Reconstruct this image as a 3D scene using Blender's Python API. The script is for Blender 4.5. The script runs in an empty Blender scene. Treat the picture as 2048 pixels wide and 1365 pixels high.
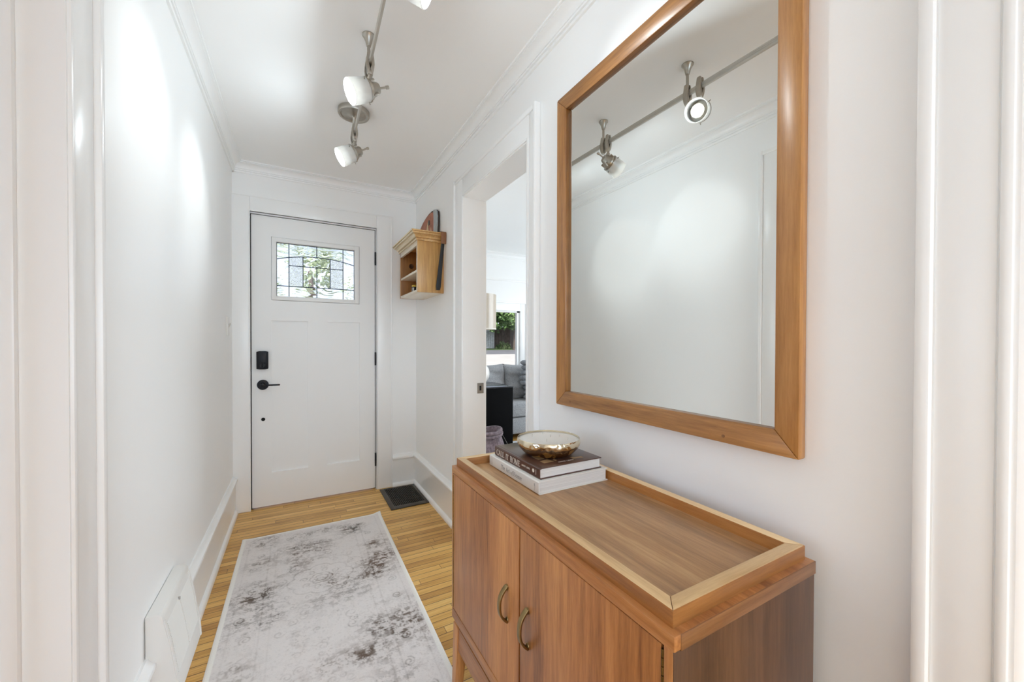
import bpy, bmesh, math, random
import numpy as np
from mathutils import Vector, Matrix
random.seed(7)
sc = bpy.context.scene
COL = sc.collection
PI = math.pi

# ------------------------------------------------------------------ camera
CAM = Vector((0.0, 0.0, 1.1618))
YAW, PITCH, ROLL, FPX, CY = 0.5101, -0.0099, 0.0023, 781.58, 693.7
cd = bpy.data.cameras.new('camera'); cam = bpy.data.objects.new('camera', cd); COL.objects.link(cam)
cd.sensor_width = 36.0; cd.lens = FPX / 2048 * 36.0
cd.shift_y = (CY - 682.5) / 2048; cd.clip_start = 0.02; cd.clip_end = 300
cam.matrix_world = (Matrix.Translation(CAM) @ Matrix.Rotation(-YAW, 4, 'Z') @ Matrix.Rotation(PI / 2 + PITCH, 4, 'X')
                    @ Matrix.Rotation(ROLL, 4, 'Z'))
sc.camera = cam

# ------------------------------------------------------------------ view, world, sun, daylight
sc.view_settings.view_transform = 'Standard'; sc.view_settings.look = 'None'
sc.view_settings.exposure = 0.46; sc.view_settings.gamma = 1.0; sc.view_settings.use_curve_mapping = False
sc.cycles.max_bounces = 20; sc.cycles.diffuse_bounces = 16; sc.cycles.glossy_bounces = 6
sc.cycles.transmission_bounces = 10; sc.cycles.transparent_max_bounces = 12
sc.cycles.sample_clamp_indirect = 4.0; sc.cycles.caustics_reflective = False
W = bpy.data.worlds.new('sky'); sc.world = W; W.use_nodes = True
nt = W.node_tree; nt.nodes.clear()
wo = nt.nodes.new('ShaderNodeOutputWorld'); wb = nt.nodes.new('ShaderNodeBackground')
sk = nt.nodes.new('ShaderNodeTexSky'); sk.sky_type = 'NISHITA'; sk.sun_disc = False
sk.sun_elevation = math.radians(42); sk.sun_rotation = math.radians(200); sk.air_density = 0.6; sk.dust_density = 3.0
wb.inputs['Strength'].default_value = 0.26
hz = nt.nodes.new('ShaderNodeHueSaturation'); hz.inputs['Saturation'].default_value = 0.45
nt.links.new(sk.outputs[0], hz.inputs['Color']); nt.links.new(hz.outputs[0], wb.inputs[0]); nt.links.new(wb.outputs[0], wo.inputs[0])


def add_light(name, kind, loc, energy, color=(1, 1, 1), size=None, target=None, **kw):
    d = bpy.data.lights.new(name, kind); d.energy = energy; d.color = color
    if kind == 'AREA':
        d.shape = 'RECTANGLE'; d.size, d.size_y = size
    elif size is not None and kind != 'SUN':
        d.shadow_soft_size = size
    for k, v in kw.items():
        setattr(d, k, v)
    o = bpy.data.objects.new(name, d); COL.objects.link(o); o.location = loc
    if target is not None:
        o.rotation_euler = (Vector(target) - Vector(loc)).to_track_quat('-Z', 'Y').to_euler()
    return o


add_light('sun', 'SUN', (3, -6, 12), 2.6, (1.0, 0.96, 0.9), target=(7, 8, 0), angle=0.01)
# daylight from the left room's window; rear and living room side are added unseen fill
add_light('rear_daylight_fill', 'AREA', (0.25, -2.95, 1.45), 23, (0.76, 1.0, 1.27), (1.5, 1.5), (0.25, 0, 1.25))
add_light('left_window_daylight', 'AREA', (-2.95, 0.2, 1.45), 9, (0.72, 0.98, 1.36), (1.5, 1.5), (0, 0.2, 1.35))
add_light('side_daylight_fill', 'AREA', (4.35, 2.6, 1.5), 42, (0.90, 1.0, 1.07), (2.0, 1.5), (1, 2.6, 1.4))
LAMP_COLOR = (0.93, 1.0, 1.02)

# ------------------------------------------------------------------ mesh builder
def lin(c):
    c /= 255.0
    return c / 12.92 if c <= 0.04045 else ((c + 0.055) / 1.055) ** 2.4


def rgb(r, g, b, a=1.0):
    return (lin(r), lin(g), lin(b), a)


class MB:
    def __init__(self):
        self.bm = bmesh.new()

    def _take(self, t, mi=0, M=None):
        vm = {}
        for v in t.verts:
            vm[v] = self.bm.verts.new(M @ v.co if M else v.co)
        for f in t.faces:
            try:
                nf = self.bm.faces.new([vm[v] for v in f.verts]); nf.material_index = mi
            except ValueError:
                pass
        t.free()
        return self

    def box(self, x0, x1, y0, y1, z0, z1, bev=0.0, mi=0, M=None, seg=2):
        t = bmesh.new()
        vs = [t.verts.new((x, y, z)) for x in (x0, x1) for y in (y0, y1) for z in (z0, z1)]
        for q in ((0, 1, 3, 2), (4, 6, 7, 5), (0, 4, 5, 1), (2, 3, 7, 6), (0, 2, 6, 4), (1, 5, 7, 3)):
            t.faces.new([vs[i] for i in q])
        if bev > 0:
            bmesh.ops.bevel(t, geom=list(t.edges), offset=bev, segments=seg, profile=0.5, affect='EDGES')
        return self._take(t, mi, M)

    def hull(self, pts, mi=0, bev=0.0):
        t = bmesh.new(); vs = [t.verts.new(p) for p in pts]
        bmesh.ops.convex_hull(t, input=vs)
        bmesh.ops.dissolve_limit(t, angle_limit=0.01, verts=t.verts, edges=t.edges)
        if bev > 0:
            bmesh.ops.bevel(t, geom=list(t.edges), offset=bev, segments=2, profile=0.5, affect='EDGES')
        return self._take(t, mi)

    def prism(self, prof, axis, a0, a1, mi=0, M=None, a0f=None, a1f=None):
        """closed polygon prof extruded along an axis; prof points fill the other two axes in xyz order"""
        t = bmesh.new()
        def pt(p, a):
            return {'x': (a, p[0], p[1]), 'y': (p[0], a, p[1]), 'z': (p[0], p[1], a)}[axis]
        A = [t.verts.new(pt(p, a0f(p) if a0f else a0)) for p in prof]
        B = [t.verts.new(pt(p, a1f(p) if a1f else a1)) for p in prof]
        n = len(prof)
        for i in range(n):
            t.faces.new((A[i], A[(i + 1) % n], B[(i + 1) % n], B[i]))
        t.faces.new(A[::-1]); t.faces.new(B)
        bmesh.ops.recalc_face_normals(t, faces=t.faces)
        return self._take(t, mi, M)

    def lathe(self, prof, n=32, M=None, mi=0, caps=True):
        """prof: (r, h) list turned about z"""
        t = bmesh.new(); rings = []
        for r, h in prof:
            if r < 1e-6:
                rings.append([t.verts.new((0, 0, h))])
            else:
                rings.append([t.verts.new((r * math.cos(2 * PI * k / n), r * math.sin(2 * PI * k / n), h)) for k in range(n)])
        for a, b in zip(rings, rings[1:]):
            for k in range(n):
                k2 = (k + 1) % n
                if len(a) == 1 and len(b) == 1:
                    continue
                if len(a) == 1:
                    t.faces.new((a[0], b[k], b[k2]))
                elif len(b) == 1:
                    t.faces.new((a[k], a[k2], b[0]))
                else:
                    t.faces.new((a[k], a[k2], b[k2], b[k]))
        if caps:
            if len(rings[0]) > 1: t.faces.new(rings[0][::-1])
            if len(rings[-1]) > 1: t.faces.new(rings[-1])
        bmesh.ops.recalc_face_normals(t, faces=t.faces)
        return self._take(t, mi, M)

    def tube(self, pts, r, n=10, mi=0, closed=False, flat=None):
        """round (or flat=(w,h) elliptical) tube along pts; r may be a list"""
        pts = [Vector(p) for p in pts]; N = len(pts); t = bmesh.new(); rings = []
        up = None
        for i, p in enumerate(pts):
            if closed:
                d = (pts[(i + 1) % N] - pts[i - 1]).normalized()
            else:
                d = (pts[min(i + 1, N - 1)] - pts[max(i - 1, 0)]).normalized()
            if up is None:
                up = d.orthogonal().normalized()
            up = (up - d * up.dot(d)).normalized(); s = d.cross(up)
            rr = r[i] if isinstance(r, (list, tuple)) else r
            rings.append([t.verts.new(p + (up * math.cos(2 * PI * k / n) + s * math.sin(2 * PI * k / n)) * rr) for k in range(n)])
        for i in range(N if closed else N - 1):
            a, b = rings[i], rings[(i + 1) % N]
            for k in range(n):
                t.faces.new((a[k], a[(k + 1) % n], b[(k + 1) % n], b[k]))
        if not closed:
            t.faces.new(rings[0][::-1]); t.faces.new(rings[-1])
        bmesh.ops.recalc_face_normals(t, faces=t.faces)
        return self._take(t, mi)

    def ribbon(self, pts, wvec, thick, nvec_fn=None, mi=0, w2=None):
        """flat strap: path pts, width along wvec, thickness normal to path in the plane perpendicular to wvec"""
        pts = [Vector(p) for p in pts]; w = Vector(wvec); t = bmesh.new(); R = []
        N = len(pts)
        for i, p in enumerate(pts):
            d = (pts[min(i + 1, N - 1)] - pts[max(i - 1, 0)]).normalized()
            n = d.cross(w).normalized() * thick / 2
            ww = w * (w2[i] if w2 else 1.0) / 2
            R.append([t.verts.new(p + n + ww), t.verts.new(p + n - ww), t.verts.new(p - n - ww), t.verts.new(p - n + ww)])
        for a, b in zip(R, R[1:]):
            for k in range(4):
                t.faces.new((a[k], a[(k + 1) % 4], b[(k + 1) % 4], b[k]))
        t.faces.new(R[0][::-1]); t.faces.new(R[-1])
        bmesh.ops.recalc_face_normals(t, faces=t.faces)
        bmesh.ops.bevel(t, geom=list(t.edges), offset=min(0.0012, thick * 0.25), segments=2, profile=0.5, affect='EDGES')
        return self._take(t, mi)

    def sphere(self, c, r, u=24, v=16, mi=0):
        M = Matrix.Translation(c) @ Matrix.Diagonal((*r, 1)) if isinstance(r, tuple) else Matrix.Translation(c) @ Matrix.Scale(r, 4)
        prof = [(math.sin(PI * i / v), -math.cos(PI * i / v)) for i in range(v + 1)]
        prof[0] = (0, -1); prof[-1] = (0, 1)
        return self.lathe(prof, u, M, mi, caps=False)

    def poly(self, pts, thick, nrm, mi=0):
        """flat polygon given thickness along nrm"""
        t = bmesh.new(); nv = Vector(nrm) * thick
        A = [t.verts.new(p) for p in pts]; B = [t.verts.new(Vector(p) + nv) for p in pts]; n = len(pts)
        for i in range(n):
            t.faces.new((A[i], A[(i + 1) % n], B[(i + 1) % n], B[i]))
        t.faces.new(A[::-1]); t.faces.new(B)
        bmesh.ops.recalc_face_normals(t, faces=t.faces)
        return self._take(t, mi)

    def xf(self, M):
        bmesh.ops.transform(self.bm, matrix=M, verts=self.bm.verts); return self


def worigin(o):
    v = Vector((0, 0, 0))
    while o is not None:
        v += o.location; o = o.parent
    return v


def mk(name, mb, mats, parent=None, origin=None, angle=35, flat=False):
    """link ONE mesh object; builder coordinates are world coordinates"""
    bm = mb.bm
    if parent is not None:
        off = worigin(parent)
    elif origin is not None:
        off = Vector(origin)
    else:
        xs = [v.co for v in bm.verts]
        off = Vector(((min(v.x for v in xs) + max(v.x for v in xs)) / 2, (min(v.y for v in xs) + max(v.y for v in xs)) / 2, min(v.z for v in xs)))
    bmesh.ops.translate(bm, vec=-off, verts=bm.verts)
    bmesh.ops.recalc_face_normals(bm, faces=bm.faces)
    me = bpy.data.meshes.new(name); bm.to_mesh(me); bm.free()
    if not isinstance(mats, (list, tuple)): mats = [mats]
    for m in mats: me.materials.append(m)
    if not flat:
        me.shade_smooth(); me.set_sharp_from_angle(angle=math.radians(angle))
    o = bpy.data.objects.new(name, me); COL.objects.link(o)
    if parent is not None: o.parent = parent
    else: o.location = off
    return o


def tag(o, label, cat, group=None, kind=None):
    o['label'] = label; o['category'] = cat
    if group: o['group'] = group
    if kind: o['kind'] = kind
    return o


def thing(name, label, cat, loc, group=None):
    o = bpy.data.objects.new(name, None); COL.objects.link(o); o.location = loc
    o.empty_display_size = 0.05
    return tag(o, label, cat, group)


def struct(name, mb, mats, label=None, cat=None, parent=None, **kw):
    o = mk(name, mb, mats, parent, **kw)
    if parent is None:
        o['kind'] = 'structure'
        if label: o['label'] = label
        if cat: o['category'] = cat
    return o


# ------------------------------------------------------------------ materials
def new_mat(name):
    m = bpy.data.materials.new(name); m.use_nodes = True
    return m, m.node_tree, m.node_tree.nodes['Principled BSDF']


def node(nt, kind, **kw):
    n = nt.nodes.new(kind)
    for k, v in kw.items():
        if k.startswith('i_'):
            n.inputs[k[2:].replace('_', ' ')].default_value = v
        else:
            setattr(n, k, v)
    return n


def ramp(nt, stops, src=None):
    r = nt.nodes.new('ShaderNodeValToRGB'); cr = r.color_ramp
    while len(cr.elements) < len(stops): cr.elements.new(0.5)
    for e, (p, c) in zip(cr.elements, stops): e.position = p; e.color = c
    if src is not None: nt.links.new(src, r.inputs[0])
    return r


def coords(nt, scale=(1, 1, 1), rot=(0, 0, 0)):
    tc = nt.nodes.new('ShaderNodeTexCoord'); mp = nt.nodes.new('ShaderNodeMapping')
    mp.inputs['Scale'].default_value = scale; mp.inputs['Rotation'].default_value = rot
    nt.links.new(tc.outputs['Object'], mp.inputs['Vector'])
    return mp.outputs['Vector']


def paint(name, c, rough=0.5, var=0.04, nscale=6.0, bump=0.02, bscale=180.0, metal=0.0, spec=0.5, coat=0.0):
    m, nt, b = new_mat(name)
    v = coords(nt)
    n = node(nt, 'ShaderNodeTexNoise', i_Scale=nscale, i_Detail=3.0); nt.links.new(v, n.inputs['Vector'])
    lo = tuple(x * (1 - var) for x in c[:3]) + (1,); hi = tuple(min(1, x * (1 + var)) for x in c[:3]) + (1,)
    r = ramp(nt, [(0.3, lo), (0.7, hi)], n.outputs['Fac']); nt.links.new(r.outputs[0], b.inputs['Base Color'])
    b.inputs['Roughness'].default_value = rough; b.inputs['Metallic'].default_value = metal
    b.inputs['Specular IOR Level'].default_value = spec
    if coat: b.inputs['Coat Weight'].default_value = coat; b.inputs['Coat Roughness'].default_value = 0.15
    if bump:
        n2 = node(nt, 'ShaderNodeTexNoise', i_Scale=bscale, i_Detail=2.0); nt.links.new(v, n2.inputs['Vector'])
        bp = node(nt, 'ShaderNodeBump', i_Strength=bump * 5, i_Distance=0.001)
        nt.links.new(n2.outputs['Fac'], bp.inputs['Height']); nt.links.new(bp.outputs[0], b.inputs['Normal'])
    return m


def wood(name, dark, mid, light, axis='z', rough=0.4, scale=1.0, coat=0.15, figure=1.0, fine=1.0):
    m, nt, b = new_mat(name)
    s = [26 * scale, 26 * scale, 26 * scale]; s['xyz'.index(axis)] = 1.7 * scale
    v = coords(nt, tuple(s))
    n1 = node(nt, 'ShaderNodeTexNoise', i_Scale=0.35 * figure, i_Detail=4.0, i_Distortion=0.6); nt.links.new(v, n1.inputs['Vector'])
    n2 = node(nt, 'ShaderNodeTexNoise', i_Scale=4.0 * fine, i_Detail=7.0, i_Roughness=0.72); nt.links.new(v, n2.inputs['Vector'])
    mx = node(nt, 'ShaderNodeMix'); mx.inputs[0].default_value = 0.42
    nt.links.new(n1.outputs['Fac'], mx.inputs[2]); nt.links.new(n2.outputs['Fac'], mx.inputs[3])
    r = ramp(nt, [(0.36, dark), (0.5, mid), (0.63, light)], mx.outputs[0]); nt.links.new(r.outputs[0], b.inputs['Base Color'])
    b.inputs['Roughness'].default_value = rough
    b.inputs['Coat Weight'].default_value = coat; b.inputs['Coat Roughness'].default_value = 0.25
    bp = node(nt, 'ShaderNodeBump', i_Strength=0.12, i_Distance=0.001)
    nt.links.new(n2.outputs['Fac'], bp.inputs['Height']); nt.links.new(bp.outputs[0], b.inputs['Normal'])
    return m


M_WALL = paint('wall_paint', rgb(246, 247, 247), 0.42, 0.008, 2.0, 0.03, 120, spec=0.4)
M_CEIL = paint('ceiling_paint', rgb(247, 248, 248), 0.75, 0.008, 2.0, 0.02, 120, spec=0.3)
M_TRIM = paint('trim_gloss_paint', rgb(246, 247, 247), 0.28, 0.008, 3.0, 0.03, 60, spec=0.5)
M_DOOR = paint('door_paint', rgb(240, 241, 241), 0.4, 0.008, 3.0, 0.01, 80)
M_VENTW = paint('vent_white_enamel', rgb(236, 235, 231), 0.35, 0.01, 5.0, 0.01, 80)
M_BLACK = paint('matte_black_metal', rgb(20, 20, 26), 0.45, 0.1, 20, 0.02, 400, spec=0.3)
M_DARK = paint('dark_gap', rgb(18, 17, 16), 0.9, 0.1, 5, 0)
M_BRONZE = paint('dark_bronze_grille', rgb(72, 67, 62), 0.45, 0.15, 30, 0.03, 300, metal=0.3)
M_NICKEL = paint('brushed_nickel', rgb(178, 172, 162), 0.32, 0.06, 60, 0.02, 500, metal=1.0)
M_RAIL = paint('satin_rail', rgb(200, 197, 190), 0.45, 0.03, 20, 0.0, 80, metal=0.5)
M_BRASS = paint('aged_brass', rgb(150, 128, 88), 0.34, 0.12, 40, 0.03, 400, metal=1.0)
M_BRASSD = paint('brass_hinge', rgb(120, 98, 55), 0.4, 0.3, 90, 0.03, 400, metal=1.0)
M_STEEL = paint('strike_steel', rgb(150, 145, 138), 0.4, 0.1, 30, 0.02, 300, metal=0.8)
M_CAME = paint('lead_came', rgb(44, 58, 80), 0.4, 0.1, 30, 0.02, 300, metal=0.5)
M_PLATE = paint('switch_plate', rgb(236, 235, 232), 0.3, 0.01, 5, 0)

WAL_D, WAL_M, WAL_L = rgb(122, 72, 36), rgb(176, 115, 62), rgb(208, 146, 86)
M_WALNUT_Z = wood('walnut_upright', WAL_D, WAL_M, WAL_L, 'z', 0.4, 1.0)
M_WALNUT_Y = wood('walnut_lengthwise', rgb(122, 72, 36), rgb(172, 112, 60), rgb(202, 142, 84), 'y', 0.4, 1.0)
M_WALNUT_X = wood('walnut_crosswise', rgb(92, 58, 32), rgb(124, 82, 48), rgb(152, 106, 66), 'x', 0.4, 1.0)
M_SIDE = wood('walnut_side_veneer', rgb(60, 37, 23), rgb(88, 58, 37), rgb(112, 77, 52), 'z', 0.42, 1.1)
M_TRAYF = wood('walnut_tray_floor', rgb(144, 108, 72), rgb(188, 146, 102), rgb(216, 178, 130), 'y', 0.38, 0.9, 0.2, 0.8)
M_RIMY = wood('walnut_rim_long', rgb(122, 74, 34), rgb(166, 108, 54), rgb(192, 134, 74), 'y', 0.36, 0.8)
M_RIMX = wood('walnut_rim_short', rgb(118, 74, 38), rgb(158, 106, 56), rgb(186, 132, 78), 'x', 0.36, 0.8)
M_LITWORNY = wood('worn_lit_rim_long', rgb(200, 160, 110), rgb(230, 196, 146), rgb(244, 216, 170), 'y', 0.45, 0.8)  # rim tops: bare worn wood, made paler still for the light they catch
M_LITWORNX = wood('worn_lit_rim_short', rgb(196, 156, 108), rgb(226, 192, 142), rgb(242, 214, 168), 'x', 0.45, 0.8)
M_FRAMEZ = wood('mirror_oak_upright', rgb(128, 82, 38), rgb(174, 120, 62), rgb(200, 146, 82), 'z', 0.34, 0.9, 0.3)
M_FRAMEY = wood('mirror_oak_level', rgb(124, 80, 38), rgb(170, 118, 62), rgb(196, 144, 82), 'y', 0.34, 0.9, 0.3)
M_PINEZ = wood('shelf_pine_upright', rgb(172, 124, 66), rgb(206, 160, 96), rgb(224, 184, 122), 'z', 0.35, 0.8, 0.3)
M_PINEY = wood('shelf_pine_level', rgb(176, 130, 74), rgb(212, 170, 110), rgb(234, 200, 146), 'y', 0.3, 0.8, 0.4)
M_PINEGLARE = wood('shelf_pine_glare', rgb(204, 188, 162), rgb(226, 214, 194), rgb(240, 232, 218), 'y', 0.35, 0.8, 0.3)  # paler copy of the shelf pine, with window glare put into its colour
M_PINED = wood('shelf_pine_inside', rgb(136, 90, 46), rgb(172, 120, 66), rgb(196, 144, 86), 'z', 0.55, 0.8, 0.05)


def floor_mat():
    m, nt, b = new_mat('oak_strip_floor'); L = nt.links
    tc = nt.nodes.new('ShaderNodeTexCoord'); sp = nt.nodes.new('ShaderNodeSeparateXYZ'); L.new(tc.outputs['Object'], sp.inputs[0])
    def mt(op, a, b2=None, c=None):
        n = node(nt, 'ShaderNodeMath', operation=op)
        for i, s in enumerate((a, b2, c)):
            if s is None: continue
            if isinstance(s, (int, float)): n.inputs[i].default_value = s
            else: L.new(s, n.inputs[i])
        return n.outputs[0]
    BW, BL = 0.040, 0.62
    yr = mt('DIVIDE', sp.outputs['Y'], BW); row = mt('FLOOR', yr); fy = mt('SUBTRACT', yr, row)
    wn = node(nt, 'ShaderNodeTexWhiteNoise', noise_dimensions='1D'); L.new(row, wn.inputs['W'])
    xs = mt('ADD', mt('DIVIDE', sp.outputs['X'], BL), mt('MULTIPLY', wn.outputs['Value'], 7.0))
    bx = mt('FLOOR', xs); fx = mt('SUBTRACT', xs, bx)
    cv = nt.nodes.new('ShaderNodeCombineXYZ'); L.new(bx, cv.inputs[0]); L.new(row, cv.inputs[1])
    wid = node(nt, 'ShaderNodeTexWhiteNoise', noise_dimensions='2D'); L.new(cv.outputs[0], wid.inputs['Vector'])
    mp = node(nt, 'ShaderNodeMapping', i_Scale=(2.2, 70.0, 1.0)); L.new(tc.outputs['Object'], mp.inputs['Vector'])
    ad = node(nt, 'ShaderNodeVectorMath', operation='ADD'); L.new(mp.outputs[0], ad.inputs[0])
    ms = node(nt, 'ShaderNodeVectorMath', operation='SCALE', i_Scale=40.0); L.new(wid.outputs['Color'], ms.inputs[0]); L.new(ms.outputs[0], ad.inputs[1])
    gr = node(nt, 'ShaderNodeTexNoise', i_Scale=2.0, i_Detail=6.0, i_Roughness=0.6, i_Distortion=0.4); L.new(ad.outputs[0], gr.inputs['Vector'])
    big = node(nt, 'ShaderNodeTexNoise', i_Scale=3.5, i_Detail=3.0); L.new(tc.outputs['Object'], big.inputs['Vector'])
    tone = mt('ADD', mt('MULTIPLY', gr.outputs['Fac'], 0.55), mt('ADD', mt('MULTIPLY', wid.outputs['Value'], 0.24), mt('MULTIPLY', big.outputs['Fac'], 0.30)))
    r = ramp(nt, [(0.30, rgb(150, 102, 42)), (0.48, rgb(204, 154, 76)), (0.62, rgb(226, 180, 100)), (0.8, rgb(240, 204, 130))], tone)
    e1 = mt('MINIMUM', fy, mt('SUBTRACT', 1.0, fy))
    gap_y = mt('LESS_THAN', e1, 0.036)
    e2 = mt('MINIMUM', fx, mt('SUBTRACT', 1.0, fx)); gap_x = mt('LESS_THAN', e2, 0.0016)
    gn = node(nt, 'ShaderNodeTexNoise', i_Scale=1.6, i_Detail=2.0); L.new(tc.outputs['Object'], gn.inputs['Vector'])
    gsel = mt('MULTIPLY', mt('MAXIMUM', gap_y, gap_x), mt('ADD', 0.55, mt('MULTIPLY', gn.outputs['Fac'], 0.75)))
    mx = node(nt, 'ShaderNodeMix', data_type='RGBA'); L.new(gsel, mx.inputs[0]); L.new(r.outputs[0], mx.inputs[6]); mx.inputs[7].default_value = rgb(70, 44, 20)
    L.new(mx.outputs[2], b.inputs['Base Color'])
    b.inputs['Roughness'].default_value = 0.36; b.inputs['Coat Weight'].default_value = 0.15; b.inputs['Coat Roughness'].default_value = 0.3
    bp = node(nt, 'ShaderNodeBump', i_Strength=0.5, i_Distance=0.0015)
    L.new(mt('SUBTRACT', mt('MULTIPLY', gr.outputs['Fac'], 0.15), gsel), bp.inputs['Height']); L.new(bp.outputs[0], b.inputs['Normal'])
    return m


M_FLOOR = floor_mat()


def glass_mat(name, bump_kind, tint=(0.93, 0.97, 1.0, 1)):
    m, nt, b = new_mat(name); L = nt.links
    b.inputs['Base Color'].default_value = tint; b.inputs['Transmission Weight'].default_value = 1.0
    b.inputs['Roughness'].default_value = 0.0; b.inputs['IOR'].default_value = 1.45
    if bump_kind == 'swirl':
        v = coords(nt, (9, 9, 9))
        w = node(nt, 'ShaderNodeTexWave', wave_type='RINGS', rings_direction='SPHERICAL', i_Scale=0.9, i_Distortion=9.0, i_Detail=1.5, i_Detail_Scale=0.7)
        L.new(v, w.inputs['Vector']); src = w.outputs['Fac']; st, di = 0.85, 0.008
    elif bump_kind == 'pebble':
        v = coords(nt, (1, 1, 1))
        w = node(nt, 'ShaderNodeTexVoronoi', i_Scale=170.0); L.new(v, w.inputs['Vector']); src = w.outputs['Distance']; st, di = 0.7, 0.003
    else:
        v = coords(nt, (1, 1, 1))
        w = node(nt, 'ShaderNodeTexNoise', i_Scale=25.0, i_Detail=1.0); L.new(v, w.inputs['Vector']); src = w.outputs['Fac']; st, di = 0.1, 0.002
    bp = node(nt, 'ShaderNodeBump', i_Strength=st, i_Distance=di); L.new(src, bp.inputs['Height']); L.new(bp.outputs[0], b.inputs['Normal'])
    return m


def clear_pane():
    m, nt, b = new_mat('window_glass'); L = nt.links; nt.nodes.remove(b)
    out = nt.nodes['Material Output']
    t = nt.nodes.new('ShaderNodeBsdfTransparent'); g = nt.nodes.new('ShaderNodeBsdfGlossy'); g.inputs['Roughness'].default_value = 0.0
    fr = node(nt, 'ShaderNodeFresnel', i_IOR=1.1); mx = nt.nodes.new('ShaderNodeMixShader')
    L.new(fr.outputs[0], mx.inputs[0]); L.new(t.outputs[0], mx.inputs[1]); L.new(g.outputs[0], mx.inputs[2]); L.new(mx.outputs[0], out.inputs[0])
    return m


def frosted(name, c, trans=0.5):
    m, nt, b = new_mat(name); L = nt.links; nt.nodes.remove(b); out = nt.nodes['Material Output']
    v = coords(nt); n = node(nt, 'ShaderNodeTexNoise', i_Scale=40.0); L.new(v, n.inputs['Vector'])
    r = ramp(nt, [(0.3, tuple(x * 0.97 for x in c[:3]) + (1,)), (0.7, c)], n.outputs['Fac'])
    d = nt.nodes.new('ShaderNodeBsdfDiffuse'); t = nt.nodes.new('ShaderNodeBsdfTranslucent'); g = node(nt, 'ShaderNodeBsdfGlossy', i_Roughness=0.2)
    L.new(r.outputs[0], d.inputs[0]); L.new(r.outputs[0], t.inputs[0])
    m1 = nt.nodes.new('ShaderNodeMixShader'); m1.inputs[0].default_value = trans; L.new(d.outputs[0], m1.inputs[1]); L.new(t.outputs[0], m1.inputs[2])
    m2 = nt.nodes.new('ShaderNodeMixShader'); m2.inputs[0].default_value = 0.06; L.new(m1.outputs[0], m2.inputs[1]); L.new(g.outputs[0], m2.inputs[2])
    L.new(m2.outputs[0], out.inputs[0])
    return m


def emit(name, c, s):
    m, nt, b = new_mat(name)
    b.inputs['Base Color'].default_value = c; b.inputs['Emission Color'].default_value = c; b.inputs['Emission Strength'].default_value = s
    return m


def mirror_mat():
    m, nt, b = new_mat('mirror_silver'); L = nt.links
    v = coords(nt, (1, 1, 1)); n = node(nt, 'ShaderNodeTexNoise', i_Scale=3.0); L.new(v, n.inputs['Vector'])
    r = ramp(nt, [(0.3, (0.80, 0.81, 0.79, 1)), (0.7, (0.82, 0.83, 0.81, 1))], n.outputs['Fac']); L.new(r.outputs[0], b.inputs['Base Color'])
    b.inputs['Metallic'].default_value = 1.0; b.inputs['Roughness'].default_value = 0.0
    return m


def fabric(name, dark, light, scale=260.0, rough=0.95, big=0.0):
    m, nt, b = new_mat(name); L = nt.links; v = coords(nt)
    n = node(nt, 'ShaderNodeTexNoise', i_Scale=scale, i_Detail=3.0); L.new(v, n.inputs['Vector'])
    r = ramp(nt, [(0.35, dark), (0.65, light)], n.outputs['Fac']); L.new(r.outputs[0], b.inputs['Base Color'])
    b.inputs['Roughness'].default_value = rough; b.inputs['Sheen Weight'].default_value = 0.2
    bp = node(nt, 'ShaderNodeBump', i_Strength=0.4, i_Distance=0.002); L.new(n.outputs['Fac'], bp.inputs['Height']); L.new(bp.outputs[0], b.inputs['Normal'])
    return m


# ------------------------------------------------------------------ the setting
D = 3.219          # front-door wall
XR = 0.889         # right wall
XL = -0.357        # left wall at the door end (it runs very slightly askew)
CEIL = 2.38
WT = 0.115         # wall thickness
SKEW = Matrix.Translation((XL, D, 0)) @ Matrix.Rotation(-0.0095, 4, 'Z') @ Matrix.Translation((-XL, -D, 0))

struct('floor', MB().box(-2.9, 4.3, -2.9, D + 0.14, -0.1, 0).box(XR + WT, 4.3, D + 0.14, 4.84, -0.1, 0), M_FLOOR, 'narrow strip honey oak floor', 'floor', origin=(0, 0, 0), flat=True)
struct('ceiling', MB().box(-2.9, 4.3, -2.9, D + 0.14, CEIL, CEIL + 0.1).box(XR + WT, 4.3, D + 0.14, 4.84, CEIL, CEIL + 0.1), M_CEIL, 'plain white ceiling', 'ceiling', flat=True)

LO0, LO1, LOZ = 0.24, 1.03, 2.035      # doorway in left wall
mb = MB()
for y0, y1, z0, z1 in ((LO1, D + 0.1, 0, CEIL), (LO0, LO1, LOZ, CEIL), (-2.9, LO0, 0, CEIL)):
    mb.box(XL - 0.125, XL, y0, y1, z0, z1)
struct('wall_left', mb.xf(SKEW), M_WALL, 'long white hall wall facing the mirror', 'wall', flat=True)

RO0, RO1, ROZ = 1.430, 2.155, 2.022    # doorway to living room
NO0, NO1 = -0.72, 0.134                # nearer doorway on the right
mb = MB()
for y0, y1, z0, z1 in ((RO1, D + 0.12, 0, CEIL), (RO0, RO1, ROZ, CEIL), (NO1, RO0, 0, CEIL), (NO0, NO1, ROZ, CEIL), (-2.9, NO0, 0, CEIL)):
    mb.box(XR, XR + WT, y0, y1, z0, z1)
struct('wall_right', mb, M_WALL, 'white hall wall behind the mirror and cabinet', 'wall', flat=True)

DX0, DX1, DZ1 = -0.2565, 0.5668, 2.047
mb = MB()
mb.box(XL - 0.15, DX0, D, D + 0.14, 0, CEIL).box(DX0, DX1, D, D + 0.14, DZ1, CEIL).box(DX1, XR + 0.02, D, D + 0.14, 0, CEIL)
struct('wall_back', mb, M_WALL, 'white end wall around the front door', 'wall', flat=True)

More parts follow.
